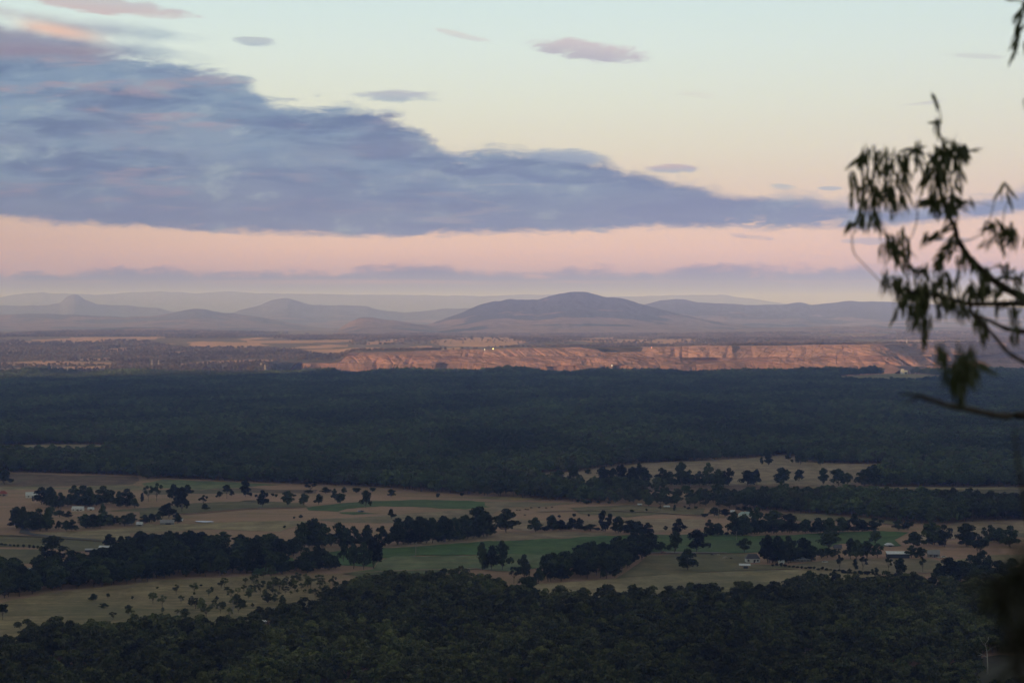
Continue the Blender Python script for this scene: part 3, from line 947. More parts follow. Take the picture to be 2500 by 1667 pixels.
# long green paddock through the middle of the valley
paddock('field', M['pink'], zp((2, 640, 900), (2, 680, 868), (2, 1150, 852), (2, 2180, 745), (2, 2334, 742), (3, 100, 800), (3, 600, 792), (3, 1140, 808), (3, 960, 838), (3, 450, 862), (3, 0, 884), (2, 1600, 850), (2, 1190, 868)))
paddock('field', M['green'], zp((2, 560, 920), (2, 1190, 866), (2, 1600, 848), (2, 2190, 806), (3, 0, 884), (3, 600, 856), (3, 980, 832), (3, 1430, 825), (3, 1640, 828), (3, 1930, 800), (3, 2334, 838), (4, 700, 745), (4, 1150, 728),
                                (4, 1410, 735), (4, 1290, 800), (4, 1350, 850), (4, 1200, 850), (4, 850, 830), (4, 700, 890), (4, 0, 905), (3, 2000, 985), (3, 1400, 985), (3, 900, 1000), (3, 200, 1000), (2, 2060, 930), (2, 1500, 935), (2, 1180, 960), (2, 1140, 1040), (2, 560, 1000)))
paddock('field', M['dull'], zp((2, 1180, 985), (2, 1320, 945), (2, 1700, 940), (2, 2060, 935), (3, 200, 1000), (3, 900, 1000), (3, 700, 1080), (3, 200, 1150), (3, 0, 1140), (2, 2060, 1050), (2, 1500, 1140), (2, 1280, 1175), (2, 870, 1095), (2, 1140, 1060)))
paddock('field', M['green'], zp((2, 60, 970), (2, 260, 960), (2, 420, 960), (2, 440, 1010), (2, 260, 1100), (2, 60, 1105)))
paddock('field', M['olive'], zp((3, 1390, 1010), (3, 1700, 990), (3, 2334, 992), (4, 100, 1000), (4, 400, 1010), (4, 500, 1035), (4, 0, 1050), (3, 2334, 1140), (3, 1700, 1170), (3, 1100, 1215), (3, 1240, 1130)))
paddock('field', M['tan'], zp((3, 380, 1265), (3, 1100, 1218), (3, 1700, 1172), (3, 2334, 1143), (4, 0, 1052), (4, 600, 1042), (4, 1000, 1080), (4, 1160, 1100), (4, 1160, 1230), (4, 0, 1230), (3, 1700, 1420), (3, 900, 1420), (3, 380, 1420)))
paddock('field', M['pink'], zp((4, 420, 1015), (4, 600, 985), (4, 800, 962), (4, 1250, 955), (4, 1600, 952), (4, 1720, 1000), (4, 1640, 1070), (4, 1100, 1085), (4, 900, 1070), (4, 700, 1050)))
paddock('field', M['pink'], zp((4, 1700, 700), (4, 1800, 655), (4, 2600, 640), (4, 2600, 770), (4, 1900, 790), (4, 1400, 820), (4, 1420, 740)))
paddock('field', M['tan'], zp((4, 1740, 970), (4, 2060, 930), (4, 2500, 920), (4, 2500, 1010), (4, 1740, 1010)))
paddock('field', M['rough'], zp((1, -300, 1380), (1, 0, 1360), (1, 450, 1265), (1, 800, 1235), (1, 1450, 1160), (1, 2334, 1115), (2, 500, 1120), (2, 760, 1180), (2, 600, 1420), (2, 0, 1560), (1, 1500, 1660), (1, 0, 1720), (1, -300, 1720)))
# upper right paddocks inside the forest
N1 = zp((3, 385, 330), (3, 430, 275), (3, 800, 258), (3, 900, 238), (3, 1400, 184), (3, 2000, 162), (3, 2334, 140), (4, 100, 130), (4, 400, 100), (4, 470, 120), (4, 560, 165), (4, 720, 170), (4, 1000, 180), (4, 1240, 175), (4, 1200, 240), (4, 980, 330), (4, 900, 360), (3, 2334, 385), (3, 1300, 392), (3, 900, 385), (3, 700, 345))
paddock('field', M['pink'], N1)
N2 = zp((3, 900, 400), (3, 1300, 394), (3, 2334, 386), (4, 0, 360), (4, 900, 362), (4, 2352, 370), (4, 2800, 372), (4, 2800, 430), (4, 2200, 460), (4, 1700, 440), (4, 1000, 408), (4, 0, 400), (3, 1830, 430), (3, 1330, 420))
paddock('field', M['brown'], N2)
paddock('field', M['tan'], zp((4, 600, 363), (4, 1200, 366), (4, 2352, 372), (4, 2800, 374), (4, 2800, 392), (4, 1200, 384), (4, 600, 372)))
N3 = [(-200, 1092), (0, 1090), (130, 1085), (275, 1086), (250, 1100), (160, 1104), (0, 1099), (-200, 1102)]
paddock('clearing', M['tan'], N3)
N4 = zp((4, 1480, 140), (4, 1600, 135), (4, 1610, 190), (4, 1500, 190))
paddock('clearing', M['tan'], N4)
N5 = [(2040, 920), (2180, 912), (2260, 914), (2320, 920), (2230, 930), (2130, 932), (2060, 928)]
paddock('clearing', M['tan'], N5)
N6 = [(1240, 947), (1300, 944), (1345, 947), (1340, 951), (1250, 951)]
paddock('clearing', M['tan'], N6)
N7 = [(1370, 948), (1440, 946), (1540, 948), (1540, 952), (1380, 952)]
paddock('clearing', M['tan'], N7)
def drop(pl, d):
    return [(a, b + d) for a, b in pl]


CLEAR = [N1, N2, N3, N4, N5, N6, N7, drop(N3, 8), drop(N3, 16), drop(N2, 10), drop(N2, 18), drop(N1, 8), drop(N5, 5), drop(N6, 5), drop(N7, 5),
         [(452, 1102), (470, 1100), (472, 1106), (455, 1107)], [(610, 1100), (648, 1098), (648, 1104), (612, 1105)]]
for c in CLEAR[15:]:
    paddock('clearing', M['tan'], c)
# band of open ground inside the lower right
paddock('field', M['tan'], zp((4, 390, 588), (4, 700, 592), (4, 900, 615), (4, 1050, 628), (4, 1280, 640), (4, 1290, 680), (4, 1180, 670), (4, 900, 650), (4, 500, 650), (4, 420, 620)))
# red bare earth by the dead tree
paddock('bare_earth', M['litter'], [(2380, 1610), (2440, 1600), (2520, 1605), (2560, 1700), (2400, 1720), (2360, 1670)])
# country road and farm track
paddock('road', M['road'], zp((1, 170, 735), (1, 195, 690), (1, 215, 640), (1, 232, 640), (1, 245, 690), (1, 270, 735), (1, 420, 760), (1, 900, 795), (1, 900, 808), (1, 420, 782)), jit=0.3)
paddock('track', M['pole'], zp((3, 1400, 985), (3, 1560, 976), (3, 1900, 982), (3, 2100, 986), (3, 2100, 990), (3, 1700, 990), (3, 1400, 992)), jit=0.2)
paddock('track', M['pink'], zp((2, 870, 1096), (2, 1280, 1074), (2, 1700, 1062), (2, 2060, 1052), (2, 2060, 1056), (2, 1700, 1067), (2, 1280, 1080), (2, 870, 1103)), jit=0.3)
paddock('track', M['tan'], zp((4, -20, 1048), (4, 400, 1036), (4, 700, 1048), (4, 1000, 1078), (4, 1000, 1084), (4, 700, 1055), (4, 400, 1042), (4, -20, 1055)), jit=0.3)
paddock('track', M['pink'], zp((3, 400, 618), (3, 900, 604), (3, 1400, 618), (3, 1900, 655), (3, 1900, 660), (3, 1400, 623), (3, 900, 609), (3, 400, 623)), jit=0.3)
paddock('track', M['brown'], zp((1, -100, 752), (1, 400, 770), (1, 900, 806), (1, 1180, 800), (1, 1180, 806), (1, 900, 813), (1, 400, 777), (1, -100, 758)), jit=0.3)
paddock('track', M['brown'], zp((1, 1240, 592), (1, 1700, 560), (2, 0, 518), (2, 500, 505), (2, 500, 509), (2, 0, 523), (1, 1700, 566), (1, 1240, 598)), jit=0.3)
paddock('farm_dam', M['water'], zp((1, 1735, 634), (1, 1800, 630), (1, 1890, 634), (1, 1905, 640), (1, 1820, 644), (1, 1745, 640)), jit=0.3)
paddock('farm_dam', M['water'], zp((2, 995, 540), (2, 1030, 537), (2, 1060, 542), (2, 1040, 552), (2, 1000, 550)), jit=0.3)

# ------------------------------------------------------------------ trees of the valley
def crown_geo(seed, lobes, n_leaf, leaf, rnd):
    """leaf clumps scattered through several overlapping lobes; unit height, unit width"""
    V, F = [], []
    for (cx, cy, cz, rx, rz) in lobes:
        for _ in range(n_leaf):
            u = rnd.normal(size=3); u /= np.linalg.norm(u)
            r = rnd.random() ** 0.38
            if u[2] < -0.3 and rnd.random() < 0.45: u[2] = -u[2]
            c = np.array([cx + u[0] * rx * r, cy + u[1] * rx * r, cz + u[2] * rz * r])
            nrm = u * 0.7 + rnd.normal(size=3) * 0.55; nrm /= np.linalg.norm(nrm)
            a = np.cross(nrm, rnd.normal(size=3)); a /= np.linalg.norm(a) + 1e-9
            b = np.cross(nrm, a)
            s = leaf * (0.6 + 0.9 * rnd.random())
            k = len(V)
            V += [c - a * s * 0.5 - b * s * .32, c + a * s * 0.5 - b * s * 0.2, c + a * s * 0.36 + b * s * .40, c - a * s * 0.42 + b * s * .30]
            F.append((k, k + 1, k + 2, k + 3))
    return V, F


def trunk_geo(lobes, r0, bare, seed):
    rnd = random.Random(seed)
    mb = MB()
    top = max(l[2] for l in lobes) * 0.85
    lean = (rnd.uniform(-.05, .05), rnd.uniform(-.05, .05))
    mb.tube([(0, 0, -0.03), (lean[0] * .4, lean[1] * .4, bare * .7), (lean[0], lean[1], bare + .12), (lean[0] * 1.3, lean[1] * 1.2, top)], [r0, r0 * .8, r0 * .6, r0 * .2], 6)
    for l in lobes[:6]:
        z0 = bare * rnd.uniform(.7, 1.1)
        mb.tube([(lean[0] * .6, lean[1] * .6, z0), ((lean[0] + l[0]) * .55, l[1] * .55, (z0 + l[2]) * .5), (l[0], l[1], l[2])], [r0 * .5, r0 * .36, r0 * .12], 5)
    return mb


CROWN, TRUNK, WHOLE = [], [], []


def variant(seed, kind, mat):
    rnd = np.random.default_rng(seed)
    lobes = []
    if kind == 'round':
        bare = .14
        for k in range(9):
            a = k * 2.4 + rnd.random(); r = .34 * rnd.random() ** .6 + .03
            lobes.append((math.cos(a) * r, math.sin(a) * r, (.30 + .52 * rnd.random() * (1.15 - r)), .12 + .10 * rnd.random(), .09 + .08 * rnd.random()))
        lobes.append((0.03, 0, .84, .16, .13)); n, lf = 105, .072
    elif kind == 'bushy':
        bare = .12
        for k in range(11):
            a = k * 2.4 + rnd.random(); h = rnd.random(); r = (.38 - .20 * h) * (.3 + .7 * rnd.random())
            lobes.append((math.cos(a) * r, math.sin(a) * r, .20 + .62 * h, .13 + .09 * rnd.random(), .10 + .07 * rnd.random()))
        lobes.append((0, 0, .86, .14, .12)); n, lf = 100, .075
    elif kind == 'tall':
        bare = .32
        for k in range(9):
            a = k * 2.4 + rnd.random(); r = .26 * rnd.random() + .05
            lobes.append((math.cos(a) * r, math.sin(a) * r, .46 + .42 * rnd.random(), .18 + .06 * rnd.random(), .085 + .04 * rnd.random()))
        lobes.append((-.04, 0.03, .90, .18, .09)); n, lf = 95, .07
    elif kind == 'open':
        bare = .34
        for k in range(7):
            a = k * 2.4 + rnd.random(); r = .20 + .16 * rnd.random()
            lobes.append((math.cos(a) * r, math.sin(a) * r, .48 + .40 * rnd.random(), .13 + .05 * rnd.random(), .085 + .04 * rnd.random()))
        lobes.append((0.08, 0, .88, .15, .10)); n, lf = 90, .06
    elif kind == 'poplar':
        bare = .06
        for k in range(9):
            h = k / 8; r = .20 * math.sin(math.pi * (h * .8 + .18))
            lobes.append((rnd.normal() * .06, rnd.normal() * .06, .14 + .76 * h, .20 + r, .12)); n, lf = 95, .09
    else:  # shrub
        bare = .05
        for k in range(7):
            a = k * 2.4 + rnd.random(); r = .26 * rnd.random()
            lobes.append((math.cos(a) * r, math.sin(a) * r, .34 + .36 * rnd.random(), .24, .24)); n, lf = 80, .13
    v, f = crown_geo(seed, lobes, n, lf, rnd)
    v = np.array(v)
    # bring to unit height and width
    w = np.percentile(np.abs(v[:, :2]).max(1), 99) * 2
    w *= .93
    v[:, :2] /= w
    v[:, 2] = v[:, 2] / np.percentile(v[:, 2], 99.0)
    v[:, 2] = np.maximum(v[:, 2], 0.02)
    tb = trunk_geo([(a / w, b / w, c, d, e) for a, b, c, d, e in lobes], .028 if kind != 'poplar' else .04, bare, seed)
    CROWN.append(mesh_np('crown_' + kind, v, f, [mat]))
    TRUNK.append(tb.mesh('trunk_' + kind, [M['bark_far']], True))
    nv = len(v)
    WHOLE.append(mesh_np('tree_' + kind, list(v) + tb.v, f + [tuple(i + nv for i in q) for q in tb.f], [mat, M['bark_far']], [0] * len(f) + [1] * len(tb.f)))
    return len(CROWN) - 1


KIND = {}
for i, (k, cnt) in enumerate((('round', 4), ('bushy', 4), ('tall', 3), ('open', 3), ('poplar', 2), ('shrub', 3))):
    KIND[k] = [variant(100 + i * 10 + j, k, M['leaf_olive'] if (j == cnt - 1 and k in ('round', 'bushy', 'shrub')) else M['leaf_far']) for j in range(cnt)]



def recoat(meshes, mat):
    out = []
    for me in meshes:
        c = me.copy()
        c.materials[0] = mat
        out.append(c)
    return out


COATS = {'dark': (recoat(CROWN, M['leaf_dark']), recoat(WHOLE, M['leaf_dark'])), 'bush': (recoat(CROWN, M['leaf_bush']), recoat(WHOLE, M['leaf_bush'])), 'far': (CROWN, WHOLE)}
TREE_N = [0]


def tree(name, px, py, h, w, kind, label, group, parts=True, cat='tree'):
    """tree whose foot is at photo pixel (px,py); h, w in photo pixels"""
    p = P(px, py)
    s = K * p.y
    TREE_N[0] += 1
    vi = random.choice(KIND[kind])
    crowns, wholes = COATS['bush' if name in ('bush_tree', 'scrub_tree') else 'far' if name == 'rim_tree' else 'dark']
    H, W = h * s * random.uniform(.97, 1.04), w * s
    rz = random.uniform(0, 6.28)
    if parts:
        o = empty(name, p, rz)
        for nm, me in (('trunk', TRUNK[vi]), ('crown', crowns[vi])):
            c = link(nm, me, o)
            c.scale = (W, W, H)
    else:
        o = link(name, wholes[vi])
        o.location = p; o.rotation_euler = (0, 0, rz); o.scale = (W, W, H)
    tagp(o, label, cat, group)
    return o


ORD = ['first', 'second', 'third', 'fourth', 'fifth', 'sixth', 'seventh', 'eighth', 'ninth', 'tenth', 'eleventh', 'twelfth', 'thirteenth', 'fourteenth', 'fifteenth', 'sixteenth', 'seventeenth', 'eighteenth', 'nineteenth', 'twentieth']


def row(z, items, where, group, name='gum_tree', fixed=None, under=None):
    """trees of one row or clump, told apart by size and by counting from the left"""
    items = sorted(items, key=lambda q: q[0])
    n = len(items)
    hs = sorted(q[2] for q in items)
    for i, q in enumerate(items):
        X, Y, h, w = q[:4]
        px, py = ZZ[z](X, Y)
        sc = .2976 if z == 4 else .2742
        h *= sc; w *= sc
        asp = h / w
        kind = fixed or (q[4] if len(q) > 4 else ('poplar' if asp > 2.1 else random.choice(['tall', 'bushy', 'bushy']) if asp > 1.55 else random.choice(['round', 'bushy', 'bushy', 'bushy'])))
        w *= random.uniform(1.0, 1.32); h *= random.uniform(.95, 1.12)
        shp = 'slender' if asp > 1.6 else 'broad' if asp < 1.12 else 'upright'
        if h < 12: kind = 'shrub'
        sz = ''
        if n > 2 and q[2] == hs[-1]: sz = 'tallest '
        nm = name if h >= 12 else 'shrub'
        word = 'tree' if h >= 12 else 'bush'
        if n == 1:
            lab = f'dark {shp} {word} {where}'
        else:
            lab = f'{sz}{shp} {word}, {ORD[i]} from the left {where}'
            if len(lab.split()) > 15: lab = f'{shp} {word}, {ORD[i]} from the left {where}'
            if len(lab.split()) > 15: lab = f'{word}, {ORD[i]} from the left {where}'
        tree(nm, px, py, h, w, kind, lab, group, parts=h >= 14, cat=word)
        if under and i + 1 < n:
            x2, y2 = ZZ[z](items[i + 1][0], items[i + 1][1])
            for t_ in (0.15, 0.5, 0.85):
                if abs(x2 - px) > 46 or random.random() < .12: continue
                hb = h * random.uniform(.28, .55)
                tree('understorey_bush', px + (x2 - px) * t_ + random.uniform(-2, 2), py + (y2 - py) * t_ - random.uniform(0, 1.5), hb, hb * random.uniform(1.1, 1.7), random.choice(['shrub', 'bushy']),
                     'low dark bush filling the foot of the ' + under, 'bushes under the ' + under, parts=False, cat='bush')


row(1, [(40, 300, 130, 110)], 'alone at the left edge before the bushland', 'paddock trees')
row(1, [(370, 480, 140, 130), (450, 500, 160, 120), (540, 520, 150, 100), (660, 480, 160, 120), (740, 500, 180, 150), (800, 500, 170, 110), (920, 480, 150, 130), (990, 470, 120, 60),
        (1060, 500, 130, 60), (1130, 500, 150, 120), (1200, 510, 80, 70)], 'in the clump around the white farmhouses', 'trees around the white farmhouses', under='white farmhouse clump')
row(1, [(150, 690, 190, 120), (210, 700, 180, 80), (280, 710, 170, 90), (350, 715, 200, 110), (420, 715, 200, 100), (450, 640, 150, 90)], 'in the tall clump by the country road', 'trees by the country road', under='country road clump')
row(1, [(530, 590, 60, 80), (610, 600, 60, 70), (520, 700, 70, 60), (590, 720, 90, 70), (640, 715, 90, 70), (680, 715, 45, 40)], 'among low trees on the farmhouse lawn', 'low trees on the farmhouse lawn')
row(1, [(760, 690, 120, 110), (830, 690, 130, 120), (910, 650, 170, 60), (890, 690, 110, 90), (970, 670, 70, 70), (1040, 650, 60, 70), (1110, 670, 90, 100), (1170, 660, 110, 90)], 'in the low belt left of the small shed', 'belt of trees by the sheds', under='belt by the sheds')
row(1, [(1290, 650, 80, 90), (1350, 640, 80, 80), (1405, 630, 70, 70)], 'between the small shed and grey shed', 'trees between the sheds')
row(1, [(1265, 455, 80, 30), (1320, 455, 145, 80, 'open'), (1395, 450, 150, 90, 'open')], 'in the bare trunked trio above the sheds', 'bare trunked trees')
row(1, [(1545, 440, 130, 100), (1620, 540, 230, 130), (1670, 400, 90, 80), (1590, 500, 110, 120), (1500, 600, 140, 110), (1450, 600, 100, 90), (1580, 650, 85, 70)], 'in the tall clump above the grey shed', 'trees above the grey shed')
row(1, [(1810, 490, 90, 60, 'open'), (1825, 530, 60, 75)], 'of the pair right of the grey shed clump', 'pair of open trees')
row(1, [(1950, 420, 60, 60), (2020, 425, 110, 60), (2065, 410, 50, 40), (2185, 410, 135, 75), (2235, 410, 30, 20), (2280, 420, 30, 30)], 'in the broken fence row below the bushland', 'trees of the broken fence row')
row(1, [(470, 930, 170, 190)], 'standing over the hedge of small posts', 'paddock trees')
row(1, [(960, 870, 120, 70), (1010, 865, 100, 50), (1080, 870, 115, 80)], 'of the three conical trees behind the long shed', 'conical trees behind the long shed', fixed='poplar')
row(1, [(15, 845, 25, 35), (50, 848, 22, 26), (90, 852, 22, 24), (125, 857, 24, 22), (160, 862, 28, 20), (210, 866, 30, 22), (262, 870, 32, 22), (300, 873, 32, 20), (335, 875, 30, 22), (370, 878, 34, 24)], 'in the row of little bushes at the far left paddock', 'row of little bushes')
row(1, [(830, 1335, 65, 80), (962, 1325, 55, 30), (1178, 1340, 45, 25), (925, 1405, 45, 75), (25, 1510, 130, 75), (1400, 1230, 20, 25), (1790, 1210, 22, 25), (1890, 1260, 30, 22), (1730, 1285, 25, 20)], 'scattered over the dry paddock at lower left', 'trees scattered over the dry paddock')
# creek line hedgerow
row(2, [(510, 865, 230, 130), (610, 860, 250, 140), (690, 860, 220, 130), (830, 850, 200, 110), (900, 850, 150, 100), (960, 850, 170, 130), (1080, 850, 180, 120)], 'in the left half of the long dark hedgerow', 'trees of the long dark hedgerow', under='long dark hedgerow')
row(2, [(1210, 842, 180, 120), (1350, 840, 230, 150), (1450, 835, 220, 130), (1550, 830, 235, 150), (1660, 825, 200, 130), (1760, 815, 215, 140), (1860, 805, 190, 120), (1960, 795, 220, 140), (2080, 778, 250, 190), (2150, 765, 200, 130)], 'in the right half of the long dark hedgerow', 'trees of the long dark hedgerow', under='long dark hedgerow')
row(2, [(870, 990, 160, 80), (960, 1050, 220, 110), (1050, 1055, 240, 130), (1140, 1045, 240, 140)], 'of the big clump at the left of the green paddock', 'clump beside the green paddock')
row(2, [(60, 1090, 250, 150), (30, 1000, 230, 100), (250, 1098, 200, 160), (330, 1098, 190, 120), (540, 1020, 140, 150), (640, 1060, 200, 150), (740, 1060, 150, 130), (800, 1050, 100, 80), (450, 1065, 100, 140), (550, 1085, 90, 130)], 'in the dense creek bend wood', 'trees of the creek bend wood', under='creek bend wood')
row(2, [(150, 500, 130, 90), (375, 490, 130, 90), (515, 485, 95, 80), (650, 480, 85, 75), (840, 470, 90, 100), (790, 440, 100, 50), (1070, 505, 150, 90)], 'in the spaced row across the dry paddock', 'spaced row of paddock trees')
row(2, [(580, 380, 100, 90, 'open'), (710, 380, 55, 90), (875, 380, 55, 45), (985, 375, 45, 70), (1130, 365, 35, 50), (1295, 412, 62, 58), (1710, 420, 35, 30), (1925, 410, 35, 25)], 'along the far margin under the bushland', 'trees along the far margin')
row(2, [(1295, 610, 82, 62)], 'alone in the middle of the dry paddock', 'paddock trees')
row(2, [(490, 605, 35, 30), (345, 690, 25, 20), (465, 680, 30, 20), (430, 605, 18, 20), (30, 400, 26, 40), (240, 405, 24, 30), (270, 415, 30, 25), (430, 412, 22, 42), (560, 378, 25, 60)], 'among tiny bushes dotted on the dry paddock', 'tiny bushes on the paddock')
row(2, [(2110, 1060, 220, 100), (2190, 1062, 210, 110), (2285, 1062, 230, 120)], 'of the three upright trees right of the pale green paddock', 'three upright trees')
# centre
row(3, [(130, 800, 195, 190), (390, 795, 120, 110), (540, 785, 130, 110), (620, 785, 95, 90), (710, 775, 95, 80), (780, 780, 100, 70), (880, 788, 55, 100), (1000, 790, 165, 130), (1130, 805, 135, 110), (1240, 815, 120, 130), (1310, 820, 110, 120), (1390, 825, 110, 90)],
    'in the broken row above the green paddock', 'broken row above the green paddock', under='broken row above the green paddock')
row(3, [(603, 674, 26, 26), (735, 670, 36, 25), (866, 664, 27, 16), (1250, 628, 30, 32), (1380, 615, 25, 20), (1500, 608, 46, 22, 'open'), (1630, 607, 56, 24), (1755, 600, 25, 30), (1720, 585, 20, 20), (850, 548, 34, 80), (950, 545, 26, 20), (1045, 550, 26, 26), (770, 535, 26, 40), (1820, 590, 20, 28)], 'dotted on the pale paddock above the green', 'bushes on the pale paddock')
row(3, [(1550, 785, 40, 40), (1285, 858, 30, 32)], 'of two bushes near the green paddock edge', 'bushes at the green edge')
row(3, [(1665, 840, 160, 110), (1630, 985, 190, 120), (1510, 980, 90, 80), (1830, 975, 180, 165)], 'of the group by the farm track', 'trees by the farm track')
row(3, [(1745, 1138, 170, 175)], 'alone on the dark olive paddock', 'paddock trees')
row(3, [(330, 1395, 180, 190), (230, 1400, 130, 110), (200, 1255, 150, 70, 'open'), (290, 1215, 200, 110), (420, 1255, 130, 110)], 'of the clump at the left end of the centre wood', 'trees at the end of the centre wood')
row(3, [(1940, 830, 140, 70), (2020, 832, 110, 90), (2160, 832, 200, 120), (2250, 836, 190, 120)], 'below the aqua roofed house', 'trees below the aqua roofed house', under='trees below the aqua roofed house')
row(3, [(1985, 655, 70, 90), (2080, 660, 60, 80), (2245, 618, 50, 100), (2300, 640, 60, 50), (1900, 665, 30, 60)], 'around the aqua roofed house', 'trees around the aqua roofed house')
row(3, [(600, 360, 110, 110), (735, 358, 150, 120), (990, 387, 150, 120), (1080, 387, 150, 110), (1160, 382, 170, 110), (1260, 387, 170, 110), (1320, 300, 110, 50), (1380, 387, 140, 80)], 'in the left part of the far paddock row', 'row before the far paddock', under='far paddock row')
row(3, [(1520, 387, 150, 110), (1590, 387, 130, 100), (1690, 387, 190, 110), (1760, 387, 130, 90), (1850, 387, 130, 80), (1930, 387, 180, 90), (2020, 387, 150, 100), (2110, 387, 140, 110), (2280, 387, 120, 120)], 'in the right part of the far paddock row', 'row before the far paddock', under='far paddock row')
row(3, [(860, 285, 50, 50)], 'small and round at the far paddock corner', 'paddock trees')
# right
row(4, [(200, 185, 60, 30), (255, 190, 80, 60), (240, 125, 60, 70), (420, 142, 55, 50), (450, 180, 40, 25), (520, 182, 110, 90), (680, 195, 120, 70)], 'along the top of the far brown paddock', 'trees at the top of the far paddock')
row(4, [(110, 350, 110, 130), (160, 350, 120, 70), (365, 347, 140, 115), (505, 322, 100, 78), (705, 352, 130, 65), (830, 357, 130, 110), (900, 352, 90, 80), (1040, 357, 130, 120), (1120, 362, 170, 110)], 'spaced across the far brown paddock', 'trees across the far paddock')
row(4, [(60, 757, 160, 120), (160, 752, 190, 110), (300, 745, 180, 150), (430, 742, 140, 120), (560, 742, 100, 90), (660, 745, 130, 110), (760, 742, 120, 110), (860, 735, 110, 100), (960, 732, 140, 130), (1030, 732, 100, 90), (1130, 724, 110, 120), (1320, 722, 90, 90), (1400, 717, 80, 90)], 'in the belt behind the green strip', 'belt behind the green strip', under='belt behind the green strip')
row(4, [(1600, 835, 160, 170), (1700, 855, 170, 120), (1880, 850, 190, 180), (2070, 810, 130, 90), (1450, 855, 120, 120), (1990, 900, 130, 130), (2150, 830, 120, 100), (2240, 860, 160, 120)], 'in the wood right of the dark shed', 'wood right of the dark shed', under='wood right of the dark shed')
row(4, [(750, 872, 145, 150)], 'broad and round beside the tan house', 'paddock trees')
row(4, [(1130, 832, 105, 100), (930, 955, 150, 90), (980, 962, 140, 110), (1060, 955, 130, 120), (1150, 945, 120, 110)], 'of the clump left of the dark shed', 'clump left of the dark shed')
row(4, [(250, 990, 210, 110), (330, 990, 200, 130), (420, 990, 190, 120), (540, 965, 160, 110), (610, 975, 130, 90)], 'of the clump between white houses', 'clump between the white houses', under='clump between white houses')
row(4, [(60, 905, 110, 110)], 'behind the grey roofed house', 'paddock trees')
row(4, [(690, 950, 70, 80), (740, 945, 75, 90), (800, 935, 60, 70)], 'of the low trees below the tan house', 'low trees below the tan house')
row(4, [(1430, 945, 100, 90), (1500, 955, 90, 100)], 'of the pair right of the dark shed', 'pair right of the dark shed')
row(4, [(840, 1052, 125, 62, 'open'), (970, 1042, 90, 36), (1030, 1052, 110, 66, 'open'), (1240, 1062, 120, 52, 'open'), (1340, 1082, 130, 92), (1520, 1062, 120, 52, 'open')], 'in the thin line on the pale strip', 'thin line of trees')
row(4, [(920, 1082, 46, 46), (965, 1086, 32, 26), (1010, 1087, 36, 50), (1065, 1092, 36, 52), (1135, 1107, 82, 62), (880, 1077, 22, 50)], 'of the low bushes below the pale strip', 'low bushes below the pale strip')
row(4, [(1650, 1130, 130, 100), (1740, 1142, 180, 130), (1830, 1142, 160, 120), (1920, 1065, 140, 110), (2010, 1072, 160, 130), (2060, 1055, 120, 60), (2150, 1132, 150, 130), (2250, 1102, 140, 140), (1960, 1152, 120, 120), (2050, 1152, 110, 120)], 'in the dark wood at the right above the near bush', 'dark wood at the right', under='dark wood at the right')
hedge_items = [(x, 1015 + (x - 280) * 0.085 + random.uniform(-3, 3), random.uniform(18, 30), random.uniform(20, 34)) for x in range(290, 880, 34)]
row(4, hedge_items, 'in the low hedge below the white houses', 'low hedge below the white houses', name='shrub')


def scatter(poly, spacing, keep=None, seed=0):
    """photo polygon -> ground points on a jittered lattice"""
    w = [P(a, b) for a, b in poly]
    wx = [p.x for p in w]; wy = [p.y for p in w]
    xs = np.arange(min(wx), max(wx), spacing); ys = np.arange(min(wy), max(wy), spacing)
    X, Y = np.meshgrid(xs, ys)
    r = np.random.default_rng(seed + 5)
    X = X + (r.random(X.shape) - .5) * spacing * 0.9; Y = Y + (r.random(X.shape) - .5) * spacing * 0.9
    k = inpoly(X, Y, list(zip(wx, wy)))
    if keep is not None: k &= keep(X, Y)
    return np.stack([X[k], Y[k]], -1)


IN_WOOD = [(71, 1399, 36), (157, 1389, 11), (560, 1353, 15), (465, 1361, 20), (256, 1344, 31), (222, 1347, 30)]


LOOK = {'round': 'round headed', 'bushy': 'full bushy', 'tall': 'upright layered', 'open': 'thin crowned', 'poplar': 'conical', 'shrub': 'low'}


def mass(poly, spacing, name, label, group, hrange, seed, kinds=('round', 'bushy', 'bushy', 'bushy', 'tall'), wr=(0.8, 1.15)):
    """a wood of individual trees that nothing tells apart"""
    rnd = random.Random(seed)
    for x, y in scatter(poly, spacing, seed=seed):
        s = K * y
        qx, qy = 1250 + x / y / K, YH + EYE / y / K
        if any(abs(qx - hx) < hw / 2 + 5 and -8 < qy - hy < 34 for hx, hy, hw in IN_WOOD): continue
        h = rnd.uniform(*hrange) / s
        px, py = 1250 + x / y / K, YH + EYE / y / K
        kd = rnd.choice(kinds)
        lo, hi = min(a for a, b in poly), max(a for a, b in poly)
        pos = ['left end', 'middle', 'right end'][min(2, max(0, int((px - lo) / (hi - lo) * 3)))]
        lk = LOOK[kd]
        tree(name, px, py, h, h * rnd.uniform(*wr), kd, lk + ' ' + label + ', ' + pos, lk + ' ' + group + ', ' + pos)


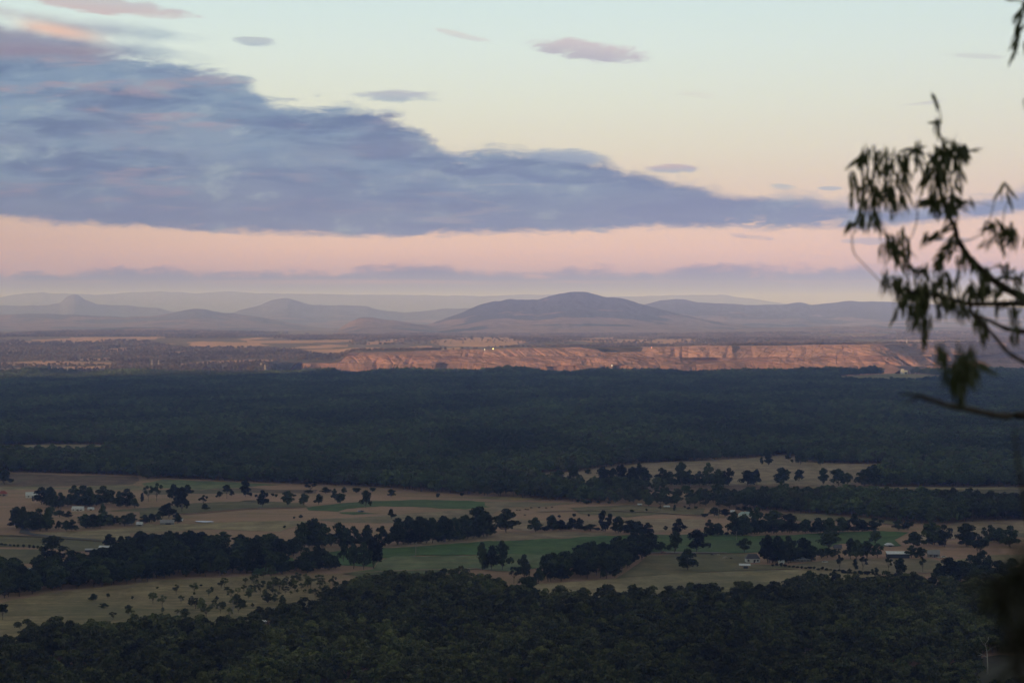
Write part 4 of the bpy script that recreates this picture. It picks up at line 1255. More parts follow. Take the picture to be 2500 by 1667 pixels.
W1 = zp((1, -60, 1350), (1, 0, 1340), (1, 450, 1250), (1, 1000, 1205), (1, 1450, 1150), (1, 2290, 1088), (2, 230, 1092), (2, 200, 960), (2, 420, 950), (2, 560, 900), (2, 60, 900), (1, 2290, 910), (1, 1800, 860), (1, 1250, 860), (1, 1080, 930), (1, 720, 1040), (1, 400, 1060), (1, 150, 1090), (1, -60, 1080))
mass(W1, 11.5, 'creek_tree', 'tree in the dense creek wood below the farmhouses', 'creek wood trees', (10.5, 15.5), 3)
PH = zp((3, 470, 1245), (3, 1100, 1206), (3, 1230, 1130), (3, 1390, 1005), (3, 1470, 960), (3, 1380, 930), (3, 1200, 960), (3, 950, 1010), (3, 700, 1090), (3, 480, 1130), (3, 380, 1180))
mass(PH, 12.0, 'wood_tree', 'tree in the wedge shaped wood behind the tan paddock', 'centre wood trees', (10, 15), 4)

# ------------------------------------------------------------------ forest canopy (too many to count): points with instanced trees
PROTO = []
for k in ('round', 'bushy', 'tall', 'open'):
    for vi in KIND[k]:
        PROTO.append(vi)
FAR_PROTO = []
def far_variant(seed):
    rnd = np.random.default_rng(seed)
    lobes = []
    for k in range(5):
        a = k * 2.4 + rnd.random(); h = rnd.random(); r = .24 * rnd.random() + .05
        lobes.append((math.cos(a) * r, math.sin(a) * r, .40 + .40 * h, .22, .18))
    lobes.append((0, 0, .8, .2, .18))
    v, f = crown_geo(seed, lobes, 30, .15, rnd)
    v = np.array(v); w = np.percentile(np.abs(v[:, :2]).max(1), 99) * 2
    v[:, :2] /= w; v[:, 2] = np.maximum(v[:, 2] / np.percentile(v[:, 2], 99.5), 0.02)
    return mesh_np('far_crown', v, f, [M['leaf_far'] if seed % 3 else M['leaf_olive']])


def gn_forest(name, pts, scl, meshes, seed, label, cat):
    """one object: a point cloud on which tree geometry is instanced"""
    r = np.random.default_rng(seed)
    n = len(pts)
    me = bpy.data.meshes.new(name)
    me.vertices.add(n)
    me.vertices.foreach_set('co', np.asarray(pts, np.float32).reshape(-1))
    for nm, arr in (('sc', scl),):
        a = me.attributes.new(nm, 'FLOAT_VECTOR', 'POINT')
        a.data.foreach_set('vector', np.asarray(arr, np.float32).reshape(-1))
    a = me.attributes.new('rt', 'FLOAT_VECTOR', 'POINT')
    rt = np.zeros((n, 3)); rt[:, 2] = r.random(n) * 6.28
    a.data.foreach_set('vector', rt.astype(np.float32).reshape(-1))
    a = me.attributes.new('vr', 'INT', 'POINT')
    a.data.foreach_set('value', r.integers(0, len(meshes), n).astype(np.int32))
    me.update()
    o = link(name, me)
    g = bpy.data.node_groups.new(name, 'GeometryNodeTree')
    g.interface.new_socket('Geometry', in_out='INPUT', socket_type='NodeSocketGeometry')
    g.interface.new_socket('Geometry', in_out='OUTPUT', socket_type='NodeSocketGeometry')
    nd = g.nodes; L = g.links
    gi = nd.new('NodeGroupInput'); go = nd.new('NodeGroupOutput')
    iop = nd.new('GeometryNodeInstanceOnPoints')
    m2p = nd.new('GeometryNodeMeshToPoints')
    L.new(gi.outputs[0], m2p.inputs[0])
    L.new(m2p.outputs[0], iop.inputs['Points'])
    join = nd.new('GeometryNodeGeometryToInstance')
    for m_ in meshes:
        src = bpy.data.objects.new('canopy_source', m_)
        oi = nd.new('GeometryNodeObjectInfo')
        oi.inputs[0].default_value = src
        oi.transform_space = 'ORIGINAL'
        L.new(oi.outputs['Geometry'], join.inputs[0])
    iop.inputs['Pick Instance'].default_value = True
    L.new(join.outputs[0], iop.inputs['Instance'])
    def attr(nm, tp):
        a = nd.new('GeometryNodeInputNamedAttribute'); a.data_type = tp
        a.inputs[0].default_value = nm
        return a.outputs[0]
    L.new(attr('vr', 'INT'), iop.inputs['Instance Index'])
    L.new(attr('sc', 'FLOAT_VECTOR'), iop.inputs['Scale'])
    e2r = nd.new('FunctionNodeEulerToRotation')
    L.new(attr('rt', 'FLOAT_VECTOR'), e2r.inputs[0])
    L.new(e2r.outputs[0], iop.inputs['Rotation'])
    L.new(iop.outputs[0], go.inputs[0])
    md = o.modifiers.new('canopy', 'NODES')
    md.node_group = g
    return tagp(o, label, cat, kind='stuff')


def in_px(X, Y, poly):
    px = 1250 + X / Y / K; py = YH + EYE / Y / K
    return inpoly(px, py, poly)


def ok_far(X, Y):
    k = np.ones(X.shape, bool)
    for c in CLEAR: k &= ~in_px(X, Y, c)
    return k


mid_poly = [(-260, 913)] + [(2760, 913)] + [(p[0], p[1]) for p in reversed(FOREST_EDGE)]
mid_poly = [(-260, 913), (2760, 913), (2760, 1270)] + [p for p in reversed(FOREST_EDGE) if -260 <= p[0] <= 2700] + [(-260, 1151)]
nearm = scatter(mid_poly, 9.5, lambda X, Y: ok_far(X, Y) & (Y < 4200), 1)
farm = scatter(mid_poly, 12.5, lambda X, Y: ok_far(X, Y) & (Y >= 4200), 2)
LIGHTC = []
pts = np.concatenate([nearm, farm])
cl = fbm(pts[:, 0] / 160, pts[:, 1] / 220, 71, 4)
keep = RNG.random(len(pts)) < np.clip((cl - 0.22) / 0.16, 0.35, 1.0)
pts = pts[keep]; cl = cl[keep]
h = 10 + 9 * cl + RNG.normal(size=len(pts)) * 2.2
h = h * (1 + sst(pts[:, 1], 7850, 8150) * (fbm(pts[:, 0] / 190, pts[:, 1] * 0, 83, 4) * 1.7 - .68))
h = np.maximum(h, 5)
wd = h * RNG.uniform(.62, .98, len(pts)) + 1.5
FARM = [far_variant(s) for s in (201, 202, 203, 204, 205, 206)]
gn_forest('forest', np.c_[pts, np.zeros(len(pts))], np.c_[wd, wd, h], [WHOLE[i] for i in PROTO[:11]] + FARM, 1,
          'dark unbroken gum forest across the middle of the valley', 'forest')
# a few scattered trees in the far left clearing
# far woodland beyond the forest and round the pit
xs = RNG.uniform(-3200, 3600, 60000); ys = 8300 * (16500 / 8300) ** RNG.random(60000)
px = pxof(xs, ys); zz = zg(xs, ys); py = YH + (EYE - zz) / ys / K
pc = fbm(xs / 700, ys / 900, 31, 4)
k = (pc < 0.535) & ((px < 690) | (ys > np.interp(px, WPX, WY) + 250))
for poly in FAR_FIELDS: k &= ~(inpoly(px, py, poly) & (RNG.random(60000) < .88))
fld = np.zeros(60000, bool)
for poly in FAR_FIELDS: fld |= inpoly(px, py, poly)
k |= (px < 700) & (ys < 11000) & (RNG.random(60000) < .75) & ~fld
k &= ~((ys > 9000) & (ys < 11500) & (px > 760) & (px < 1750) & (pc > .40))
xs, ys, zz = xs[k], ys[k], zz[k]
# belt of trees on the plateau rim
bx = RNG.uniform(1790, 2240, 420); by = RNG.uniform(9760, 9900, 420)
bxx = (bx - 1250) * K * by
xs = np.r_[xs, bxx]; ys = np.r_[ys, by]; zz = np.r_[zz, zg(bxx, by)]
h = RNG.uniform(6, 13, len(xs)) * (1 + 0.35 * sst(ys, 10000, 16000))
wd = h * RNG.uniform(.8, 1.3, len(xs))
gn_forest('woodland', np.c_[xs, ys, zz - .3], np.c_[wd, wd, h], recoat(FARM, M['leaf_dry_sunlit']), 2, 'patchy woodland over the sunlit plain beyond the mine', 'woodland')
# tall trees standing at the far rim of the forest, against the pit
rim_sp = [(1000, 8), (1255, 7), (1430, 14), (1450, 17), (1470, 18), (1500, 19), (1520, 17), (1550, 16), (1580, 17), (1610, 17), (1640, 16), (1690, 10), (1708, 12), (1741, 12), (1790, 16), (1800, 14), (1825, 9), (1838, 14), (1885, 12), (1905, 12),
          (1930, 13), (1950, 14), (1968, 16), (1985, 15), (2005, 12), (2030, 15), (2050, 16), (2060, 12), (2110, 20), (2122, 22), (2137, 22), (2150, 18), (2082, 10), (2480, 14), (2492, 17)]
for i, (px_, hh) in enumerate(rim_sp):
    tree('rim_tree', px_ + random.uniform(-3, 3), 915 + random.uniform(-1, 1), hh, hh * random.uniform(.95, 1.5), random.choice(['round', 'bushy']), 'dark tree rising from the far forest edge against the mine wall', 'trees at the far forest edge', parts=False)

# near bush at the foot of the lookout
NEAR_EDGE = [(-160, 1595), (0, 1590), (80, 1568), (160, 1562), (270, 1568), (370, 1542), (440, 1556), (530, 1555), (620, 1537), (710, 1517), (760, 1496), (800, 1480), (850, 1462), (880, 1450), (965, 1438), (1088, 1428), (1150, 1434), (1230, 1462), (1310, 1484), (1400, 1486), (1502, 1481), (1600, 1483),
             (1672, 1476), (1776, 1464), (1904, 1454), (2008, 1447), (2121, 1460), (2187, 1443), (2306, 1452), (2500, 1440), (2660, 1440)]
near_poly = NEAR_EDGE + [(2660, 1790), (-160, 1790)]
npts = scatter(near_poly, 8.0, None, 9)
BARE = [(2385, 1600), (2450, 1592), (2540, 1600), (2540, 1700), (2400, 1720)]
GAPS = [BARE, [(1742, 1452), (1796, 1452), (1796, 1494), (1742, 1494)], [(626, 1516), (654, 1516), (654, 1552), (626, 1552)], [(930, 1508), (946, 1508), (946, 1545), (930, 1545)], [(1150, 1478), (1190, 1476), (1192, 1486), (1152, 1488)], [(2085, 1462), (2105, 1458), (2108, 1480), (2088, 1482)]]
k = np.ones(len(npts), bool)
for gp in GAPS: k &= ~in_px(npts[:, 0], npts[:, 1], gp)
npts = npts[k]
cl = fbm(npts[:, 0] / 42, npts[:, 1] / 42, 77, 3)
k = RNG.random(len(npts)) < np.clip((cl - .2) / .14, .4, 1)
npts = npts[k]; cl = cl[k]
order = np.argsort(npts[:, 1])
npx = 1250 + npts[:, 0] / npts[:, 1] / K
npy = YH + EYE / npts[:, 1] / K
infr = (npx > -10) & (npx < 2510)
hh = 6.0 + 10 * cl + RNG.normal(size=len(npts)) * 2.2
hh = np.clip(hh, 5, 16)
infr &= (npy - hh / (K * npts[:, 1])) < 1662
sel = [i for i in order if infr[i]][:290]
selm = np.zeros(len(npts), bool); selm[sel] = True
for i in sel:
    x, y = npts[i]
    s = K * y
    H = hh[i]
    kd = random.choice(['round', 'bushy', 'bushy', 'round', 'tall', 'open'])
    third = ['left third', 'middle third', 'right third'][min(2, max(0, int(npx[i] / 834)))]
    tree('bush_tree', npx[i], npy[i], H / s, H / s * random.uniform(.72, 1.05), kd, LOOK[kd] + ' gum in the dense near bush at the bottom edge, ' + third, LOOK[kd] + ' near bush trees, ' + third)
rest = npts[~selm]; hr = hh[~selm]
wr = hr * RNG.uniform(.72, 1.08, len(rest))
gn_forest('near_bush', np.c_[rest, np.zeros(len(rest))], np.c_[wr, wr, hr], [COATS['bush'][1][i] for i in PROTO], 3, 'dark near bush below the tan paddocks', 'bush')
# thin scrub between the dry paddock and the near bush
SCRUB = [(250, 1500), (330, 1470), (430, 1450), (520, 1438), (640, 1412), (760, 1420), (880, 1440), (880, 1455), (790, 1485), (700, 1520), (620, 1538), (540, 1556), (440, 1556), (330, 1545)]
sp = scatter(SCRUB, 8.5, None, 21)
spx = 1250 + sp[:, 0] / sp[:, 1] / K
sp = sp[RNG.random(len(sp)) < np.clip((fbm(sp[:, 0] / 30, sp[:, 1] / 40, 5, 3) * 1.7 - .5) * (0.35 + 0.9 * sst(spx, 380, 760)), 0.04, .9)]
for x, y in sp:
    s = K * y
    H = random.uniform(3.0, 9.0)
    kd = random.choice(['open', 'open', 'bushy', 'tall'])
    wd_ = {'open': 'thin see-through', 'bushy': 'small rounded', 'tall': 'spindly upright'}[kd]
    tree('scrub_tree', 1250 + x / y / K, YH + EYE / y / K, H / s, H / s * random.uniform(.6, 1.0), kd, wd_ + ' scrub tree on the rough pasture above the near bush', wd_ + ' scrub trees', parts=H > 5)
# lower hillside trees under the lookout (outside the frame, kept sparse)
hx = RNG.uniform(-160, 160, 500); hy = RNG.uniform(420, 1060, 500)
hz = zg(hx, hy)
k = (hz + 12) < (EYE - 0.16 * hy)
hs = RNG.uniform(6, 10, 500)
gn_forest('hillside_bush', np.c_[hx, hy, hz][k], np.c_[hs, hs, hs][k], [WHOLE[i] for i in PROTO], 5, 'bush on the slope directly below the lookout', 'bush')

# ------------------------------------------------------------------ farm buildings
def building(name, label, cat, px, py, wpx, hpx, roof, wall, style='gable', depth=0.7, rz=0.0, wins=2, door=True, group=None, roof_share=0.5):
    """building whose front foot centre is at photo pixel (px,py); parts wall, roof, door, window"""
    p = P(px, py); s = K * p.y
    W = wpx * s; H = hpx * s; Dp = max(W * depth, 3.0)
    o = empty(name, (p.x, p.y + Dp / 2, 0.0), rz)
    hw = H * (1 - roof_share); e = 0.35
    mb = MB()
    mb.box((0, 0, hw / 2), (W, Dp, hw))
    if style == 'gable':       # fill the gable ends
        for sx in (-1, 1):
            x = sx * W / 2
            mb.poly([(x, -Dp / 2, hw), (x, Dp / 2, hw), (x, 0, H - .1)])
    link('wall', mb.mesh('wall', [wall]), o)
    rb = MB()
    if style == 'gable':
        t = .12
        for q in (-1, 1):
            y0 = q * (Dp / 2 + e)
            a = [(-W / 2 - e, y0, hw - .15), (W / 2 + e, y0, hw - .15), (W / 2 + e, 0, H), (-W / 2 - e, 0, H)]
            b = [(v[0], v[1], v[2] + t) for v in a]
            rb.poly(a); rb.poly(b)
            for i in range(4):
                j = (i + 1) % 4
                rb.poly([a[i], a[j], b[j], b[i]])
    elif style == 'hip':
        r = min(W, Dp) * .35
        c = [(-W / 2 - e, -Dp / 2 - e, hw), (W / 2 + e, -Dp / 2 - e, hw), (W / 2 + e, Dp / 2 + e, hw), (-W / 2 - e, Dp / 2 + e, hw)]
        t0, t1 = (-W / 2 + r, 0, H), (W / 2 - r, 0, H)
        rb.poly([c[0], c[1], t1, t0]); rb.poly([c[2], c[3], t0, t1]); rb.poly([c[1], c[2], t1]); rb.poly([c[3], c[0], t0])
        rb.poly([c[3], c[2], c[1], c[0]])
    else:                      # skillion, falls towards the viewer
        a = [(-W / 2 - e, -Dp / 2 - e, hw), (W / 2 + e, -Dp / 2 - e, hw), (W / 2 + e, Dp / 2 + e, H), (-W / 2 - e, Dp / 2 + e, H)]
        b = [(v[0], v[1], v[2] + .15) for v in a]
        rb.poly(a[::-1]); rb.poly(b)
        for i in range(4):
            j = (i + 1) % 4
            rb.poly([a[i], a[j], b[j], b[i]])
        wb = MB(); wb.box((0, Dp / 2 - .1, (hw + H) / 2), (W - .02, .2, H - hw - .2)); link('rear_wall', wb.mesh('rear_wall', [wall]), o)
    link('roof', rb.mesh('roof', [roof]), o)
    if door:
        d = MB(); dw = min(1.1, W * .2) if wins else W * .4
        dh = min(2.1, hw * .85)
        d.box((W * .08, -Dp / 2 - .03, dh / 2), (dw, .06, dh))
        link('door', d.mesh('door', [M['dark_wall']]), o)
    for i in range(wins):
        wn = MB()
        x = -W / 2 + W * (i + .5) / wins
        if abs(x - W * .08) < .9: x += 1.3
        wn.box((x, -Dp / 2 - .03, hw * .55), (min(1.5, W / wins * .5), .07, hw * .4))
        link('window', wn.mesh('window', [M['glass']]), o)
    return tagp(o, label, cat, group)


BLD = [
    ('farmhouse', 'long white gabled farmhouse at the left before the tallest trees', 'house', 76, 1215, 28, 14, 'white_roof', 'white_paint', 'gable', 2),
    ('farmhouse', 'red roofed house cut off by the left edge', 'house', 6, 1211, 20, 13, 'red_roof', 'tan_wall', 'hip', 2),
    ('farmhouse', 'low white farmhouse half hidden under the round clump of trees', 'house', 189, 1247, 28, 11, 'white_roof', 'white_paint', 'gable', 3),
    ('shed', 'tiny white shed right of the low white farmhouse', 'shed', 221, 1245, 14, 7, 'white_roof', 'white_paint', 'gable', 0),
    ('shed', 'large pale grey barn with a broad roof below the tall clump', 'shed', 407, 1281, 33, 12, 'grey_roof', 'grey_wall', 'gable', 0),
    ('shed', 'small pale shed left of the large grey barn', 'shed', 340, 1284, 14, 10, 'white_roof', 'grey_wall', 'gable', 0),
    ('shed', 'little white tank shed right of the large grey barn', 'shed', 443, 1272, 5, 7, 'white_roof', 'white_paint', 'gable', 0),
    ('shed', 'open sided shed with pale sloping roof before the conical trees', 'shed', 256, 1344, 31, 11, 'white_roof', 'dark_wall', 'skillion', 0),
    ('shed', 'low dark lean-to left of the open sided shed', 'shed', 222, 1347, 30, 7, 'grey_roof', 'dark_wall', 'skillion', 0),
    ('farmhouse', 'pale green roofed house among trees at the lower left edge', 'house', 71, 1399, 36, 12, 'aqua_roof', 'white_paint', 'hip', 3),
    ('shed', 'small pale roof right of the green roofed house', 'shed', 157, 1389, 11, 8, 'white_roof', 'tan_wall', 'gable', 0),
    ('shed', 'white gable end glimpsed through the creek wood', 'shed', 560, 1353, 15, 10, 'white_roof', 'white_paint', 'gable', 0),
    ('shed', 'pair of white walls just showing in the creek wood', 'shed', 465, 1361, 22, 7, 'white_roof', 'white_paint', 'gable', 0),
    ('farmhouse', 'white roofed house standing alone on the green paddock', 'house', 1507, 1335, 28, 11, 'white_roof', 'grey_wall', 'hip', 3),
    ('farmhouse', 'aqua roofed house between trees under the far belt', 'house', 1820, 1263, 32, 14, 'aqua_roof', 'white_paint', 'hip', 3),
    ('shed', 'small white shed left of the aqua roofed house', 'shed', 1789, 1252, 10, 7, 'white_roof', 'white_paint', 'gable', 0),
    ('farmhouse', 'grey roofed white house behind the small tan shed', 'house', 1838, 1373, 34, 21, 'dark_roof', 'white_paint', 'hip', 3),
    ('shed', 'small tan shed with pale flat roof on the dark olive paddock', 'shed', 1819, 1388, 26, 11, 'white_roof', 'tan_wall', 'skillion', 0),
    ('farmhouse', 'long white roofed house below the clump between paddocks', 'house', 1955, 1370, 48, 10, 'white_roof', 'grey_wall', 'gable', 4),
    ('shed', 'tiny white hut left of the long white roofed house', 'shed', 1908, 1376, 14, 9, 'white_roof', 'white_paint', 'gable', 0),
    ('farmhouse', 'tan house beside the broad round tree', 'house', 2046, 1344, 19, 14, 'dark_roof', 'tan_wall', 'gable', 2),
    ('shed', 'pale hipped roof behind the long dark machinery shed', 'shed', 2172, 1334, 21, 9, 'white_roof', 'grey_wall', 'hip', 0),
    ('machinery_shed', 'long dark shed with a bright flat white roof', 'shed', 2194, 1362, 54, 14, 'white_roof', 'dark_wall', 'skillion', 0),
    ('farmhouse', 'grey house under trees right of the dark shed', 'house', 2280, 1360, 29, 17, 'grey_roof', 'grey_wall', 'gable', 2),
    ('shed', 'bright white shed, left one at the edge of the near bush', 'shed', 1757, 1456, 13, 9, 'white_roof', 'white_paint', 'gable', 0),
    ('shed', 'bright white shed, middle one at the edge of the near bush', 'shed', 1770, 1458, 11, 9, 'white_roof', 'white_paint', 'skillion', 0),
    ('shed', 'smallest bright white shed at the edge of the near bush', 'shed', 1784, 1454, 7, 6, 'white_roof', 'white_paint', 'gable', 0),
    ('shed', 'white roof on the far left of the pale margin under the far belt', 'shed', 1562, 1234, 10, 5, 'white_roof', 'grey_wall', 'gable', 0),
    ('shed', 'low white shed at the pale margin under the far belt', 'shed', 1628, 1239, 14, 5, 'white_roof', 'dark_wall', 'gable', 0),
    ('shed', 'long low shed with pale roof at the top of the near bush', 'shed', 640, 1522, 22, 7, 'white_roof', 'grey_wall', 'skillion', 0),
    ('shed', 'small white hut in the near bush gap', 'shed', 938, 1512, 10, 10, 'white_roof', 'white_paint', 'gable', 0),
]
for nm, lb, ct, px, py, w, h, rf, wl, st, wn in BLD:
    building(nm, lb, ct, px, py, w, h, M[rf], M[wl], st, 0.55 if w > 24 else 0.8, random.uniform(-.12, .12), wn, True, 'farm buildings of the valley', 0.55 if st != 'skillion' else 0.3)


# vehicles
def car(label, px, py, rz, paint, long=4.6):
    p = P(px, py)
    o = empty('parked_car', p, rz)
    b = MB()
    b.poly([(-2.25, -.85, .45), (2.25, -.85, .45), (2.3, -.85, .85), (1.0, -.85, 1.0), (-2.2, -.85, 1.02)])
    n = len(b.v)
    b.v += [(x, -y, z) for x, y, z in b.v]
    b.f.append((9, 8, 7, 6, 5)); b.m.append(0)
    for i in range(5):
        j = (i + 1) % 5
        b.f.append((j, i, i + 5, j + 5)); b.m.append(0)
    link('body', b.mesh('body', [paint]), o)
    c = MB(); c.box((-.35, 0, 1.27), (2.4, 1.5, .52), taper=.78)
    link('cabin', c.mesh('cabin', [M['glass']]), o)
    r = MB(); r.box((-.35, 0, 1.57), (1.7, 1.2, .06)); link('roof', r.mesh('roof', [paint]), o)
    for sx in (-1.4, 1.4):
        for sy in (-.86, .86):
            w = MB(); w.tube([(sx, sy - .1, .34), (sx, sy + .1, .34)], .34, 10)
            link('wheel', w.mesh('wheel', [M['rubber']]), o)
    return tagp(o, label, 'car', 'cars parked at the farms')


car('white car parked right of the long white roofed house', 2014, 1373, .2, M['white_paint'])
car('white car parked beside the grey house, left of two', 2293, 1362, 1.2, M['white_paint'])
car('white car parked beside the grey house, right of two', 2305, 1361, .1, M['white_paint'])
car('red car stopped on the farm track by the trees', 1619, 1350, .05, M['red_paint'])


# cattle
def cow_mesh(m):
    mb = MB()
    mb.tube([(-.95, 0, 1.15), (-.7, 0, 1.1), (0, 0, 1.02), (.6, 0, 1.08), (.85, 0, 1.2)], [.22, .34, .40, .34, .2], 8)
    mb.tube([(.75, 0, 1.2), (1.1, 0, 1.0), (1.3, 0, .7)], [.22, .17, .14], 6)
    mb.tube([(1.25, 0, .78), (1.42, 0, .5), (1.5, 0, .36)], [.15, .13, .09], 6)
    for x in (-.75, .6):
        for y in (-.2, .2):
            mb.tube([(x, y, 1.0), (x + .03, y, .55), (x - .02, y, .5), (x, y, 0)], [.13, .08, .065, .06], 6)
    mb.tube([(-1.0, 0, 1.25), (-1.08, 0, .9), (-1.05, 0, .5)], [.04, .03, .05], 5)
    return mb.mesh('cow', [m], True)


cows = {'dark': cow_mesh(M['black_hide']), 'pale': cow_mesh(M['pale_hide'])}
for i, (X, Y) in enumerate([(225, 608), (252, 608), (303, 602), (326, 604), (352, 588), (425, 584), (485, 588), (540, 583), (296, 652)]):
    o = link('cow', cows['dark']); o.location = P(*Z3(X, Y)); o.rotation_euler = (0, 0, random.uniform(-.6, .6) + (3.14 if i % 2 else 0))
    tagp(o, 'dark cow grazing in the loose line on the pale stubble paddock', 'cow', 'dark cattle on the pale paddock')
for i, (X, Y) in enumerate([(2020, 1008), (2070, 1036), (2084, 1030), (1962, 1006), (2132, 1038)]):
    o = link('cow', cows['pale' if i < 3 else 'dark']); o.location = P(*Z3(X, Y)); o.rotation_euler = (0, 0, random.uniform(-.6, .6))
    tagp(o, ('pale' if i < 3 else 'dark') + ' cow grazing on the dark olive paddock by the track', 'cow', ('pale' if i < 3 else 'dark') + ' cattle on the olive paddock')


# poles
def power_pole(label, px, py, h):
    p = P(px, py); H = h * K * p.y
    o = empty('power_pole', p, random.uniform(-.2, .5))
    a = MB(); a.tube([(0, 0, -.1), (0, 0, H)], [.26, .2], 6); link('post', a.mesh('post', [M['pole']]), o)
    b = MB(); b.box((0, .3, H * .93), (2.6, .14, .16)); link('crossarm', b.mesh('crossarm', [M['pole']]), o)
    tagp(o, label, 'power pole', 'power poles')


power_pole('pale power pole in the creek bend wood', 649, 1364, 31)
power_pole('pale power pole standing on the green paddock', 1015, 1359, 31)
power_pole('pale power pole left of the aqua roofed house', 1754, 1266, 25)
power_pole('pale power pole below the aqua roofed house on the green paddock edge', 1798, 1318, 22)
power_pole('right pale power pole on the rough pasture', 569, 1497, 33)
power_pole('left pale power pole on the rough pasture', 466, 1481, 25)


def steel_tower(label, px, py, h):
    x, y, z = ray_ground(px, py)
    H = h * K * y
    o = empty('pylon', (x, y, z), .4)
    m = MB()
    w = H * .12
    for sx in (-1, 1):
        for sy in (-1, 1):
            m.tube([(sx * w, sy * w, -1), (sx * w * .25, sy * w * .25, H * .7), (0, 0, H)], [.5, .4, .3], 4)
    for q in (.2, .45, .65):
        m.tube([(-w * (1 - q), -w * (1 - q), H * q), (w * (1 - q), w * (1 - q), H * (q + .12))], .25, 4)
        m.tube([(w * (1 - q), -w * (1 - q), H * q), (-w * (1 - q), w * (1 - q), H * (q + .12))], .25, 4)
    link('lattice', m.mesh('lattice', [M['steel']]), o)
    for q in (.72, .86):
        a = MB(); a.box((0, 0, H * q), (H * .34, .5, .5)); link('crossarm', a.mesh('crossarm', [M['white_paint']]), o)
    tagp(o, label, 'pylon', 'pylons beyond the forest')


steel_tower('pale steel pylon beyond the forest, left one of the close pair', 371, 893, 15)
steel_tower('pale steel pylon beyond the forest, right one of the close pair', 387, 893, 15)
steel_tower('small pale pylon at the forest rim, left of the pit end', 637, 897, 12)
steel_tower('small pale pylon at the forest rim, nearest the pit end', 647, 904, 15)
steel_tower('lone pale pylon before the sunlit strip at far left', 165, 914, 20)


def light_tower(label, px, py, y, h, col, power, r=2.2):
    """mine lighting tower with a lit lamp head"""
    v = D(px, py, y)
    o = empty('light_tower', (v.x, v.y, v.z - h), 0)
    a = MB(); a.tube([(0, 0, -2), (0, 0, h - r)], [.7, .5], 6); link('mast', a.mesh('mast', [M['steel']]), o)
    m = bpy.data.materials.new('lamp_glow'); m.use_nodes = True
    bs = m.node_tree.nodes['Principled BSDF']
    bs.inputs['Emission Color'].default_value = (*col, 1); bs.inputs['Emission Strength'].default_value = power
    b = MB(); b.box((0, 0, 0 + h), (r * 2.4, r * 1.4, r * 1.4), taper=.8); link('lamp', b.mesh('lamp', [m]), o)
    tagp(o, label, 'light tower', 'lit lamps about the mine')


light_tower('lit yellow lamp on the mine rim, brighter of the pair', 1204, 851, 9370, 7, (1, .8, .3), 7, 1.8)
light_tower('lit white lamp on the mine rim, left of the yellow one', 1183, 853, 9370, 7, (1, .95, .85), 4, 1.5)
light_tower('lit white lamp low on the mine wall face', 1494, 892, 9200, 9, (1, .95, .85), 4, 1.3)
light_tower('lit white lamp on the far plain right of the mountain foot', 1625, 821, 14500, 8, (1, .95, .85), 5, 3)
light_tower('lit red lamp on the mine rim', 1591, 848, 9370, 6, (1, .3, .2), 3, 1.4)

# mine plant at the pit mouth
def plant_block(label, px, py, y, wpx, hpx):
    v = D(px, py, y); s = K * y
    o = empty('mine_plant', (v.x, v.y, v.z - 4), 0.2)
    W, H = wpx * s, hpx * s
    a = MB(); a.box((0, 0, H * .4), (W, W * .7, H * .8)); link('wall', a.mesh('wall', [M['white_paint']]), o)
    b = MB(); b.box((-W * .28, 0, H * .95), (W * .36, W * .5, H * .3)); link('hopper', b.mesh('hopper', [M['white_paint']]), o)
    c = MB(); c.box((W * .2, -W * .35 - .2, H * .3), (W * .3, .5, H * .4)); link('door', c.mesh('door', [M['dark_wall']]), o)
    d = MB(); d.box((0, 0, H * .8 + .3), (W * 1.04, W * .74, .5)); link('roof', d.mesh('roof', [M['white_roof']]), o)
    tagp(o, label, 'building')


plant_block('white processing building at the mouth of the pit', 2207, 912, 8600, 15, 13)
v = D(2229, 916, 8560)
o = empty('crane', (v.x, v.y, v.z - 3), 0)
a = MB(); a.tube([(0, 0, 0), (-4, 0, 10), (-13, 0, 27)], [1.1, .9, .6], 5); link('boom', a.mesh('boom', [M['dark_wall']]), o)
b = MB(); b.box((2, 0, 2), (7, 5, 4)); link('cab', b.mesh('cab', [M['dark_wall']]), o)
tagp(o, 'dark crane with a leaning boom right of the white processing building', 'crane')
v = ray_ground(2214, 841)
o = empty('radio_mast', v, 0)
a = MB(); a.tube([(0, 0, -1), (0, 0, 20)], [1.0, .7], 5); link('mast', a.mesh('mast', [M['white_paint']]), o)
b = MB(); b.box((0, 0, 20.5), (3, 1.2, 1.2)); link('antenna', b.mesh('antenna', [M['white_paint']]), o)
tagp(o, 'pale thin mast on the plateau rim left of the hanging leaves', 'mast')

# dead tree
p = P(2411, 1648)
s = K * p.y
o = empty('dead_tree', p, 0)
def dz(px, py): return ((px - 2411) * s, random.uniform(-.6, .6), (1648 - py) * s)
a = MB(); a.tube([(0, 0, -.2), dz(2411, 1620), dz(2410, 1598), dz(2408, 1580), dz(2404, 1566)], [.36, .30, .26, .2, .1], 7); link('trunk', a.mesh('trunk', [M['deadwood']], True), o)
for br in ([(2410, 1604), (2398, 1597), (2390, 1593), (2383, 1588)], [(2409, 1590), (2416, 1584), (2424, 1578)], [(2408, 1580), (2400, 1570), (2393, 1558), (2391, 1548)], [(2398, 1597), (2392, 1599), (2386, 1599)], [(2406, 1570), (2412, 1562), (2414, 1554)], [(2424, 1578), (2432, 1577), (2437, 1572)]):
    a = MB(); a.tube([dz(*q) for q in br], [.18, .12, .07, .04][:len(br)], 5); link('limb', a.mesh('limb', [M['deadwood']], True), o)
tagp(o, 'bare bleached dead tree with forked limbs on red earth at lower right', 'dead tree')

